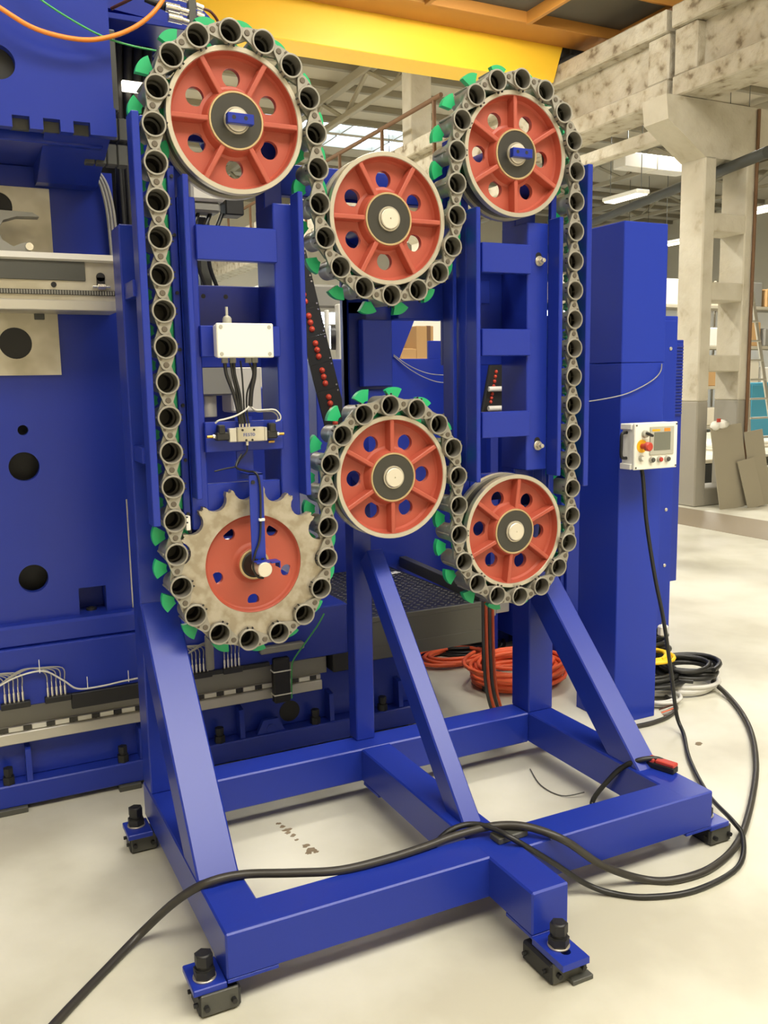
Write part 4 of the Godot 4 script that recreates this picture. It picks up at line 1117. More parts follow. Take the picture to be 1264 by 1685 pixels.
	for q in [[-0.12, 0.0], [0.06, 0.17], [0.71, 0.81], [0.865, 0.96]]: obj("manifold", mb(tr).bx(q[0], q[1], 0.506, 0.532, -0.808, -0.777, 0.002), M.black, tr)
	obj("hose", mb(tr).tube([Vector3(-0.15, 0.60, -0.79), Vector3(-0.05, 0.645, -0.785), Vector3(0.06, 0.655, -0.785), Vector3(0.14, 0.60, -0.785), Vector3(0.2, 0.55, -0.785), Vector3(0.3, 0.545, -0.785), Vector3(0.40, 0.552, -0.785), Vector3(0.52, 0.557, -0.785)], 0.004, 8, 5), M.cable_white, tr)
	for x in [0.045, 0.24, 0.42]:
		obj("cable_tie", mb(tr).bx(x, x + 0.003, 0.545 if x > 0.2 else 0.65, 0.60 if x > 0.2 else 0.71, -0.782, -0.780, 0.0), M.white, tr)
	var cc := thing("cable_carrier", "black upright cable block with white ties hanging in front of the rail below the sprocket", "cable carrier", Vector3(1.16, 0.3, -0.79))
	obj("block", mb(cc).bx(1.12, 1.205, 0.31, 0.54, -0.83, -0.785, 0.006), M.black, cc)
	for y in [0.35, 0.47]: obj("cable_tie", mb(cc).bx(1.116, 1.209, y, y + 0.006, -0.834, -0.782, 0.001), M.ivory, cc)
	obj("green_wire", mb(cc).tube([Vector3(1.213, 0.32, -0.80), Vector3(1.213, 0.45, -0.79), Vector3(1.22, 0.52, -0.78), Vector3(1.26, 0.60, -0.74), Vector3(1.32, 0.70, -0.70), Vector3(1.36, 0.76, -0.70)], 0.004, 6, 5), M.cable_green, cc)
	var st := thing("grey_stub", "grey steel stub and bar under the sprocket above the machine saddle", "steel stub", Vector3(1.0, 0.6, -0.75))
	obj("stub", mb(st).cyl(Vector3(0.792, 0.555, -0.745), Vector3(0.792, 0.72, -0.745), 0.02, -1.0, 18, 0.003), M.grey, st)
	obj("bar", mb(st).bx(1.05, 1.28, 0.575, 0.61, -0.81, -0.77, 0.006), M.grey, st)
	# cross slide with rack
	var s := thing("cross_slide", "silver machined slide beam with toothed rack across the column at the left", "slide", Vector3(0.0, 2.2, -0.75))
	obj("beam", mb(s).bx(-1.6, 0.46, 2.195, 2.42, -0.90, -0.655, 0.004), M.bright_plate, s)
	obj("top_chamfer", mb(s).prism(PackedVector2Array([Vector2(0.656, 2.42), Vector2(0.656, 2.388), Vector2(0.643, 2.388), Vector2(0.634, 2.395), Vector2(0.652, 2.42)]), -1.6, 0.458, Transform3D(Basis(Vector3(0, 0, -1), Vector3(0, 1, 0), Vector3(1, 0, 0)), Vector3.ZERO)), M.chrome_soft, s)
	obj("lower_ledge", mb(s).bx(-1.6, 0.46, 2.193, 2.235, -0.66, -0.645, 0.003), M.alu, s)
	obj("cover", mb(s).bx(-1.6, 0.325, 2.312, 2.392, -0.656, -0.648, 0.003), M.grey_dark, s)
	obj("rack", mb(s).bx(-1.6, 0.46, 2.255, 2.275, -0.656, -0.650, 0.001), M.steel_dark, s)
	var teeth := mb(s)
	for i in 62:
		teeth.bx(-0.2 + i * 0.0105, -0.2 + i * 0.0105 + 0.0055, 2.257, 2.273, -0.651, -0.645, 0.0)
	var te := obj("rack_teeth", teeth, M.grey, s)
	te.set_meta("kind", "stuff")
	obj("screw", mb(s).cyl(Vector3(0.2, 2.295, -0.656), Vector3(0.2, 2.295, -0.651), 0.011, -1.0, 18), M.black, s)
	obj("rail_clamp", mb(s).cyl(Vector3(0.385, 2.33, -0.656), Vector3(0.385, 2.33, -0.648), 0.018, -1.0, 18).bx(0.368, 0.402, 2.285, 2.33, -0.656, -0.648, 0.002), M.steel_dark, s)
	obj("grease_fitting", mb(s).cyl(Vector3(0.35, 2.29, -0.642), Vector3(0.42, 2.29, -0.642), 0.006, -1.0, 10).hexa(Vector3(0.37, 2.29, -0.642), Vector3(0.40, 2.29, -0.642), 0.012), M.chrome, s)
	var h := thing("hook_block", "grey hook-shaped gripper block standing on the silver slide beam", "gripper", Vector3(0.02, 2.42, -0.70))
	var hp := PackedVector2Array([Vector2(-0.14, 0.16), Vector2(0.12, 0.155), Vector2(0.145, 0.14), Vector2(0.06, 0.137), Vector2(0.01, 0.12), Vector2(-0.01, 0.085), Vector2(0.0, 0.045), Vector2(0.04, 0.02), Vector2(0.075, 0.035), Vector2(0.10, 0.04), Vector2(0.115, 0.02), Vector2(0.10, 0.0), Vector2(-0.14, 0.0)])
	obj("body", MB.new().prism(hp, -0.04, 0.03), M.grey, h)
	obj("tip_pin", MB.new().cyl(Vector3(0.1, 0.022, 0.03), Vector3(0.1, 0.022, 0.036), 0.015, -1.0, 16), M.chrome, h)
	# ram head
	var m := thing("ram_head", "blue boxy ram head with three square notches along its lower edge, upper left", "machine head", Vector3(-0.3, 2.82, -0.7))
	var rp := mb(m)
	rp.holed(-1.3, 0.43, 2.92, 3.28, Vector2(0.03, 3.045), 0.06, -0.44, -0.40)
	rp.bx(-1.3, 0.43, 3.28, 4.1, -0.44, -0.40, 0.0)
	obj("front_plate", rp, M.blue, m)
	obj("hole", mb(m).cyl(Vector3(0.03, 3.045, -0.449), Vector3(0.03, 3.045, -0.444), 0.07, -1.0, 24), M.black, m)
	obj("body", mb(m).bx(-1.3, 0.425, 2.90, 4.1, -1.6, -0.448, 0.004), B, m)
	# lower lip with three notches
	var lip := mb(m)
	var lp := PackedVector2Array([Vector2(-1.3, 2.93), Vector2(-1.3, 2.826)])
	for x in [-0.042, 0.065, 0.172, 0.279]: lp.append_array([Vector2(x, 2.826), Vector2(x, 2.868), Vector2(x + 0.06, 2.868), Vector2(x + 0.06, 2.826)])
	lp.append_array([Vector2(0.436, 2.826), Vector2(0.436, 2.93)])
	lip.prism(lp, -0.445, -0.3985)
	obj("lower_lip", lip, M.blue, m)
	for x in [-0.012, 0.095, 0.202, 0.309]:
		obj("notch_insert", mb(m).bx(x - 0.035, x + 0.035, 2.83, 2.87, -0.47, -0.442, 0.002), M.grey_dark, m)
	obj("underside", mb(m).bx(-1.3, 0.40, 2.803, 2.905, -1.2, -0.50, 0.004), B, m)
	obj("underside_bracket", mb(m).prism(PackedVector2Array([Vector2(0.45, 2.83), Vector2(0.895, 2.83), Vector2(0.895, 2.72), Vector2(0.80, 2.72)]), 0.18, 0.42, Transform3D(Basis(Vector3(0, 0, -1), Vector3(0, 1, 0), Vector3(1, 0, 0)), Vector3.ZERO)), B, m)
	# energy guide links beside the head, hoses behind
	var ec := thing("energy_guide", "dark grey energy guide links beside the ram head, in two rows", "energy chain", Vector3(0.45, 2.78, -0.6))
	for i in 3:
		obj("link", mb(ec).bx(0.40 + i * 0.04, 0.437 + i * 0.04, 2.862, 2.948, -0.66, -0.585, 0.004), M.grey_dark, ec)
	for i in 4:
		obj("link", mb(ec).bx(0.345 + i * 0.043, 0.385 + i * 0.043, 2.768, 2.85, -0.66, -0.60, 0.004), M.grey_dark, ec)
	for i in 4:
		var hb := thing("black_hose", "thick black hose hanging behind the top left of the chain, %s" % ["leftmost of four", "second of four", "third of four", "rightmost of four"][i], "hose", Vector3(0.56 + i * 0.042, 2.5, -1.05), "black hoses behind the chain")
		obj("hose", mb(hb).tube([Vector3(0.60 + i * 0.045, 3.55, -1.05), Vector3(0.575 + i * 0.042, 3.25, -1.03), Vector3(0.57 + i * 0.042, 3.0, -1.04), Vector3(0.565 + i * 0.036, 2.6, -1.06)], 0.024, 10, 5), M.cable_dark, hb)
	var cb := thing("cover_bracket", "dark bracket strip standing along the right edge of the ram head", "bracket", Vector3(0.47, 2.95, -0.5))
	obj("strip", mb(cb).bx(0.445, 0.47, 2.95, 3.25, -0.56, -0.5, 0.004), M.grey_dark, cb)
	var bs := thing("hose_backplate", "dark blue back plate behind the black hoses at the top left", "panel", Vector3(0.62, 2.5, -1.2))
	obj("plate", mb(bs).bx(0.51, 0.80, 2.5, 3.5, -1.22, -1.2, 0.003), M.black, bs)
	var wl := thing("white_marker", "white rectangular strip light behind the hoses at the top left", "light", Vector3(0.64, 3.2, -0.97))
	obj("strip", mb(wl).bx(0.58, 0.69, 3.17, 3.215, -0.985, -0.965, 0.003), M.lamp, wl)
	var tb := thing("top_beam", "grey-blue box beam above the chain at the top left", "beam", Vector3(0.8, 3.4, -1.0))
	obj("beam", mb(tb).prism(PackedVector2Array([Vector2(0.50, 3.44), Vector2(0.50, 3.75), Vector2(0.62, 3.75), Vector2(0.95, 3.46), Vector2(0.95, 3.40)]), -1.15, -0.80), M.blue, tb)
	obj("flange", mb(tb).bx(0.47, 1.0, 3.385, 3.41, -1.2, -0.76, 0.003), M.blue, tb)
	# connectors on a black post
	var cp := thing("connector_post", "black post with silver cable connectors above the top left wheel", "connector", Vector3(0.80, 3.3, -0.6))
	obj("post", mb(cp).bx(0.79, 0.822, 3.3, 3.55, -0.62, -0.59, 0.002), M.grey_dark, cp)
	for q in [[0.725, 3.40, 0.019], [0.735, 3.362, 0.017], [0.72, 3.445, 0.012]]:
		obj("connector", mb(cp).cyl(Vector3(q[0] - 0.03, q[1] + 0.004, -0.6), Vector3(q[0] + 0.03, q[1], -0.6), q[2], -1.0, 16, 0.002).cyl(Vector3(q[0] + 0.03, q[1], -0.6), Vector3(0.79, q[1] - 0.004, -0.6), q[2] * 0.75, -1.0, 14), M.chrome, cp)
	for q in [[3.405, 0.017], [3.44, 0.012]]:
		obj("connector", mb(cp).cyl(Vector3(0.822, q[0] - 0.012, -0.6), Vector3(0.855, q[0] - 0.02, -0.6), q[1], -1.0, 14, 0.002), M.chrome, cp)
		obj("lead", mb(cp).tube([Vector3(0.855, q[0] - 0.02, -0.6), Vector3(0.89, q[0] - 0.03, -0.6), Vector3(0.93, q[0] - 0.07, -0.62), Vector3(0.97, q[0] - 0.16, -0.65)], 0.006, 8, 5), M.brown, cp)
	obj("lead", mb(cp).tube([Vector3(0.69, 3.45, -0.6), Vector3(0.62, 3.45, -0.62), Vector3(0.55, 3.42, -0.66), Vector3(0.50, 3.40, -0.7)], 0.007, 8, 5), M.brown, cp)
	obj("boot", mb(cp).cyl(Vector3(0.695, 3.404, -0.6), Vector3(0.62, 3.425, -0.62), 0.016, 0.009, 12), M.black, cp)
	# loose cables across the head
	var oc := thing("orange_cable", "orange cable sagging across the ram head at the top left", "cable", Vector3(0.3, 3.14, -0.33))
	obj("cable", mb(oc).tube([Vector3(-0.25, 3.40, -0.36), Vector3(-0.08, 3.275, -0.34), Vector3(0.046, 3.203, -0.33), Vector3(0.162, 3.150, -0.33), Vector3(0.307, 3.136, -0.33), Vector3(0.416, 3.160, -0.33), Vector3(0.518, 3.213, -0.33), Vector3(0.60, 3.29, -0.33), Vector3(0.66, 3.40, -0.36), Vector3(0.72, 3.6, -0.5)], 0.0085, 10, 6), M.orange_lt, oc)
	var gc := thing("earth_wire", "thin green earth wire hanging across the ram head to the chain", "cable", Vector3(0.3, 3.2, -0.35))
	obj("wire", mb(gc).tube([Vector3(0.05, 3.36, -0.36), Vector3(0.182, 3.262, -0.35), Vector3(0.293, 3.205, -0.35), Vector3(0.398, 3.165, -0.35), Vector3(0.496, 3.148, -0.35), Vector3(0.603, 3.145, -0.36), Vector3(0.70, 3.15, -0.4)], 0.0038, 8, 6), M.cable_green, gc)
	for i in 3:
		var gb := thing("grey_cable", "grey cable curving down the column beside the silver plate, %s" % ["leftmost of three", "middle of three", "rightmost of three"][i], "cable", Vector3(0.44 + i * 0.012, 2.5, -0.87), "grey cables on the column")
		var dx := i * 0.014
		obj("cable", mb(gb).tube([Vector3(0.36 + dx, 2.84, -0.88), Vector3(0.41 + dx, 2.80, -0.875), Vector3(0.445 + dx, 2.74, -0.87), Vector3(0.465 + dx, 2.64, -0.87), Vector3(0.472 + dx, 2.5, -0.87), Vector3(0.474 + dx, 2.4, -0.87)], 0.0065, 8, 6), M.cable_grey, gb)
	for i in 2:
		var vb := thing("column_hose", "black hose running down the edge of the machine column, %s" % ["left of two", "right of two"][i], "hose", Vector3(0.545 + i * 0.03, 2.45, -0.95), "black hoses on the column edge")
		obj("hose", mb(vb).tube([Vector3(0.545 + i * 0.03, 2.86, -0.95), Vector3(0.548 + i * 0.03, 2.7, -0.95), Vector3(0.552 + i * 0.03, 2.5, -0.95)], 0.012, 10, 4), M.cable_dark, vb)

# ---------------------------------------------------------------- right: cabinets, panel, platform, coils
func right_side() -> void:
	var B: Material = M.blue
	var c := thing("tall_cabinet", "tall plain blue cabinet column right of the chain carrying the control panel", "cabinet", Vector3(3.06, 0, -0.6))
	obj("body", mb(c).bx(2.912, 3.204, 0.0, 1.955, -0.69, -0.365, 0.004), M.blue_gloss, c)
	obj("upper_body", mb(c).bx(2.912, 3.204, 1.957, 2.664, -0.69, -0.365, 0.004), M.blue_gloss, c)
	var p := thing("control_panel", "white control panel box with screen, red stop button and black handle", "control panel", Vector3(3.0, 1.42, -0.25))
	obj("housing", mb(p).bx(2.866, 3.147, 1.42, 1.65, -0.30, -0.215, 0.006), M.white, p)
	obj("face", mb(p).bx(2.863, 3.150, 1.417, 1.653, -0.218, -0.2, 0.005), M.ivory, p)
	for y in [1.62, 1.418]: obj("rib", mb(p).bx(2.855, 2.87, y, y + 0.03, -0.30, -0.22, 0.004), M.white, p)
	obj("bezel", mb(p).bx(2.96, 3.12, 1.49, 1.632, -0.2, -0.194, 0.003), M.bezel, p)
	obj("screen", mb(p).bx(2.985, 3.095, 1.512, 1.604, -0.194, -0.1925, 0.0005), M.screen, p)
	var tm := mb(p)
	for i in 7: tm.bx(2.972 + i * 0.0075, 2.978 + i * 0.0075, 1.609, 1.620, -0.194, -0.1928, 0.0)
	obj("printed_line", tm, M.sticker, p)
	obj("emblem", mb(p).bx(3.052, 3.092, 1.607, 1.623, -0.194, -0.1928, 0.0), M.sticker_orange, p)
	obj("switch", mb(p).cyl(Vector3(2.925, 1.598, -0.2), Vector3(2.925, 1.598, -0.182), 0.02, 0.018, 20, 0.002), M.bezel, p)
	obj("switch_knob", mb(p).box(Vector3(2.935, 1.596, -0.172), Vector3(0.042, 0.012, 0.02), 0.003, Basis(Vector3.BACK, -0.4)), M.black, p)
	obj("stop_collar", mb(p).cyl(Vector3(2.91, 1.537, -0.2), Vector3(2.91, 1.537, -0.197), 0.033, -1.0, 28), M.sticker, p)
	obj("stop_button", mb(p).cyl(Vector3(2.91, 1.537, -0.2), Vector3(2.91, 1.537, -0.165), 0.014, -1.0, 20).cyl(Vector3(2.91, 1.537, -0.168), Vector3(2.91, 1.537, -0.14), 0.023, -1.0, 24, 0.005), M.lens_red, p)
	for q in [[2.905, 1.476, 0], [2.974, 1.465, 1], [3.026, 1.465, 2], [3.077, 1.465, 1]]:
		obj("button_ring", mb(p).cyl(Vector3(q[0], q[1], -0.2), Vector3(q[0], q[1], -0.186), 0.0165, 0.015, 20, 0.002), M.bezel, p)
		obj("button", mb(p).cyl(Vector3(q[0], q[1], -0.187), Vector3(q[0], q[1], -0.178), 0.0115, -1.0, 18, 0.002), [M.ivory, M.grey_dark, M.lens_red][q[2]], p)
	for q in [[2.874, 1.642], [3.14, 1.642], [2.874, 1.428], [3.14, 1.428]]:
		obj("screw", mb(p).cyl(Vector3(q[0], q[1], -0.2005), Vector3(q[0], q[1], -0.198), 0.005, -1.0, 12), M.grey_dark, p)
	obj("handle", mb(p).tube([Vector3(2.866, 1.605, -0.262), Vector3(2.845, 1.604, -0.262), Vector3(2.832, 1.592, -0.262), Vector3(2.831, 1.54, -0.262), Vector3(2.831, 1.49, -0.262), Vector3(2.844, 1.476, -0.262), Vector3(2.866, 1.475, -0.262)], 0.0085, 10, 4), M.black, p)
	obj("mount", mb(p).bx(2.97, 3.05, 1.5, 1.58, -0.366, -0.298, 0.003), M.grey_dark, p)
	# large electrical cabinet behind
	var e := thing("electrical_cabinet", "large blue electrical cabinet with side vent box behind the tall cabinet", "cabinet", Vector3(3.7, 0.1, -1.6))
	obj("body", mb(e).bx(3.2, 4.13, 0.11, 2.27, -2.2, -1.22, 0.004), M.blue_gloss, e)
	obj("door", mb(e).bx(3.23, 4.10, 0.14, 2.24, -1.222, -1.2, 0.004), M.blue_gloss, e)
	for y in [2.06, 1.42, 1.0, 0.62, 0.22]:
		obj("screw", mb(e).cyl(Vector3(4.05, y, -1.201), Vector3(4.05, y, -1.193), 0.012, -1.0, 14, 0.002), M.alu, e)
	obj("vent_box", mb(e).bx(4.132, 4.235, 0.48, 2.12, -1.9, -1.27, 0.004), M.blue, e)
	var lv := obj("vent_grille", mb(e).bx(4.15, 4.225, 1.62, 2.10, -1.272, -1.262, 0.002), M.blue, e)
	for i in 22: obj("louver", mb(e).box(Vector3(4.187, 1.635 + i * 0.021, -1.259), Vector3(0.066, 0.012, 0.012), 0.002, Basis(Vector3.RIGHT, 0.5)), M.blue, lv)
	for x in [3.3, 4.0]:
		for zz in [-1.5, -2.1]: obj("foot", mb(e).bx(x, x + 0.1, 0.0, 0.112, zz, zz + 0.15, 0.004), M.black, e)
	obj("lifting_lug", mb(e).bx(3.7, 4.0, 2.27, 2.40, -1.5, -1.47, 0.003).cyl(Vector3(3.93, 2.34, -1.47), Vector3(3.93, 2.34, -1.467), 0.02, -1.0, 14), B, e)
	var fb := thing("far_machine_post", "narrow blue machine post standing behind the electrical cabinet", "machine", Vector3(6.0, 0, -3.6))
	obj("post", mb(fb).bx(5.95, 6.3, 0.0, 3.15, -3.9, -3.6, 0.004), B, fb)
	obj("arm", mb(fb).bx(5.5, 5.95, 2.9, 3.0, -3.85, -3.65, 0.004), M.sticker_orange, fb)
	# thin wire lying against the tall cabinet
	var w := thing("grey_wire", "thin grey wire curving across the upper part of the tall blue cabinet", "cable", Vector3(2.9, 1.8, -0.36))
	obj("wire", mb(w).tube([Vector3(2.50, 1.75, -0.40), Vector3(2.72, 1.765, -0.38), Vector3(2.90, 1.79, -0.355), Vector3(3.02, 1.825, -0.352), Vector3(3.12, 1.87, -0.352), Vector3(3.165, 1.91, -0.352), Vector3(3.172, 1.95, -0.352)], 0.003, 6, 6), M.cable_grey, w)
	# blue enclosure behind the stand, with slanted wing
	var k := thing("rear_enclosure", "low blue machine enclosure with a slanted wing plate behind the stand", "machine", Vector3(2.6, 0, -2.3))
	obj("body", mb(k).bx(1.86, 3.6, 0.0, 2.024, -2.9, -1.95, 0.005), B, k)
	obj("wing_plate", mb(k).prism(PackedVector2Array([Vector2(2.2, 2.02), Vector2(2.445, 2.02), Vector2(2.575, 2.30), Vector2(2.2, 2.30)]), -1.97, -1.95), B, k)
	obj("step_block", mb(k).bx(2.665, 2.9, 2.02, 2.14, -1.975, -1.952, 0.004), B, k)
	for i in 2:
		var ww := thing("loose_wire", "thin pale wire drooping over the blue enclosure, %s" % ["upper of two", "lower of two"][i], "cable", Vector3(2.5, 1.95, -1.93), "pale wires on the enclosure")
		obj("wire", mb(ww).tube([Vector3(2.40, 2.05 - i * 0.008, -1.94), Vector3(2.50, 1.98 - i * 0.02, -1.92), Vector3(2.62, 1.93 - i * 0.035, -1.90), Vector3(2.74, 1.915 - i * 0.05, -1.88), Vector3(2.9, 1.92 - i * 0.04, -1.86)], 0.003, 6, 5), M.cable_grey, ww)
	# slanted energy chain with red balls
	var n := thing("roller_chain_guard", "slanting black guard plates with rows of red balls behind the stand", "energy chain", Vector3(1.6, 1.5, -1.2))
	var a := Vector3(1.455, 2.62, -1.25)
	var b := Vector3(1.735, 1.45, -1.25)
	var d := (b - a).normalized()
	var sd := Vector3(-d.y, d.x, 0)
	var pl := 0.147
	for i in 9:
		var q := a + d * (0.0645 + pl * (i + 0.5))
		obj("guard_plate", mb(n).box(q, Vector3(0.135, pl - 0.0005, 0.012), 0.0012, Basis(sd, -d, Vector3(0, 0, 1))), M.black, n)
		for j in 3:
			if i >= 1: obj("red_ball", mb(n).dome(q - sd * 0.006 + d * (j - 1.0) * 0.0355 + Vector3(0, 0, 0.006), Vector3(0.0165, 0.0165, 0.014)), M.red_ball, n)
		for s in [-1.0, 1.0]:
			obj("screw", mb(n).cyl(q + sd * 0.055 + d * s * 0.058 + Vector3(0, 0, 0.006), q + sd * 0.055 + d * s * 0.058 + Vector3(0, 0, 0.01), 0.005, -1.0, 8), M.chrome, n)
	# second guard chain with white rollers, seen through the right tower
	var n2 := thing("roller_track", "black track with white rollers and red balls seen through the right tower window", "conveyor", Vector3(2.95, 1.6, -1.55))
	var ta := Vector3(2.93, 2.10, -1.56)
	var tb := Vector3(2.83, 1.62, -1.56)
	obj("side_rail", mb(n2).bar(ta + Vector3(-0.012, 0, 0), tb + Vector3(-0.012, 0, 0), 0.014, 0.02, Vector3.BACK), M.black, n2)
	obj("back_plate", mb(n2).prism(PackedVector2Array([Vector2(2.93, 2.10), Vector2(2.83, 1.62), Vector2(3.02, 1.62), Vector2(3.02, 2.10)]), -1.60, -1.58), M.black, n2)
	for y in [1.822, 1.70]: obj("roller", mb(n2).cyl(Vector3(2.87, y, -1.55), Vector3(3.02, y, -1.55), 0.016, -1.0, 16, 0.002), M.white, n2)
	for y in [1.93, 1.90, 1.87, 1.84, 1.79, 1.765, 1.74]: obj("red_ball", mb(n2).dome(Vector3(2.88 + (y - 1.62) * 0.22, y, -1.578), Vector3(0.012, 0.012, 0.01)), M.red_ball, n2)
	obj("support", mb(n2).bx(2.90, 2.96, 0.0, 1.63, -1.62, -1.57, 0.003), M.blue, n2)
	# checker plate platform
	var f := thing("step_platform", "silver step platform with dark checker-plate top behind the stand", "platform", Vector3(1.9, 0.44, -1.7))
	obj("body", mb(f).bx(1.62, 2.352, 0.51, 0.66, -1.93, -0.80, 0.006).bx(1.62, 2.352, 0.442, 0.52, -0.93, -0.80, 0.006), M.platform, f)
	obj("top_plate", mb(f).bx(1.615, 2.34, 0.655, 0.668, -1.93, -0.815, 0.003), M.checker, f)
	obj("front_lip", mb(f).bx(1.62, 2.354, 0.645, 0.674, -0.82, -0.797, 0.003), M.platform, f)
	obj("side_curb", mb(f).bar(Vector3(2.365, 0.69, -0.82), Vector3(2.44, 0.69, -1.93), 0.05, 0.07), M.platform, f)
	for q in [[1.7, -1.96], [2.0, -1.96]]: obj("leg", mb(f).bx(q[0], q[0] + 0.05, 0.0, 0.655, q[1], q[1] + 0.04, 0.003), M.steel_dark, f)
	obj("note", mb(f).box(Vector3(2.26, 0.671, -1.72), Vector3(0.09, 0.002, 0.05), 0.0, Basis(Vector3.UP, 0.3)), M.white, f)
	var bump := MB.new().box(Vector3.ZERO, Vector3(0.022, 0.006, 0.008), 0.003)
	var mm := MultiMesh.new()
	mm.transform_format = MultiMesh.TRANSFORM_3D
	mm.mesh = bump.mesh()
	var xf := []
	for i in 17:
		for j in 26:
			var at := Vector3(1.635 + i * 0.042, 0.669, -0.85 - j * 0.042)
			xf.append(Transform3D(Basis(Vector3.UP, PI / 4 if (i + j) % 2 == 0 else -PI / 4), at - f.position))
	mm.instance_count = xf.size()
	for i in xf.size(): mm.set_instance_transform(i, xf[i])
	var mi := MultiMeshInstance3D.new()
	mi.name = "tread_bumps"
	mi.multimesh = mm
	mi.material_override = M.grey_metal
	mi.set_meta("kind", "stuff")
	f.add_child(mi)
	var sb := thing("silver_terminal_box", "silver metal terminal box beside the platform behind the stand", "box", Vector3(2.55, 0.4, -1.0))
	obj("body", mb(sb).bx(2.51, 2.60, 0.50, 0.70, -1.16, -1.05, 0.004), M.alu, sb)
	obj("side_box", mb(sb).bx(2.605, 2.70, 0.51, 0.72, -1.18, -1.06, 0.004), M.alu, sb)
	obj("stand", mb(sb).bx(2.58, 2.63, 0.0, 0.51, -1.18, -1.14, 0.003), M.steel_dark, sb)
	cables()

func coil(called: String, label: String, c: Vector3, r: float, loops: int, wire: float, m: Material, sd: int, squash := 0.8, lift := 1.2) -> void:
	var t := thing(called, label, "cable coil", c)
	var rng := RandomNumberGenerator.new()
	rng.seed = sd
	var pts := []
	var per := 22
	var ph := rng.randf() * TAU
	for i in loops:
		var rr := r * rng.randf_range(0.72, 1.06)
		var off := Vector3(rng.randf_range(-0.1, 0.1) * r, wire + (float(i) / loops) * wire * 2.0 * loops * 0.28 * lift, rng.randf_range(-0.1, 0.1) * r)
		var tilt := rng.randf_range(-0.05, 0.05)
		for j in per:
			var a := ph + TAU * j / per
			pts.append(off + Vector3(cos(a) * rr, absf(cos(a + i)) * wire * 0.8 + maxf(0.0, sin(a) * tilt * r), sin(a) * rr * squash))
	# blend neighbouring loops so that the cable runs on
	var sm := []
	for i in pts.size():
		var q := Vector3.ZERO
		for k in 5: q += pts[clampi(i + k - 2, 0, pts.size() - 1)]
		sm.append(q / 5.0)
	obj("cable", MB.new().tube(sm, wire, 7, 1), m, t)

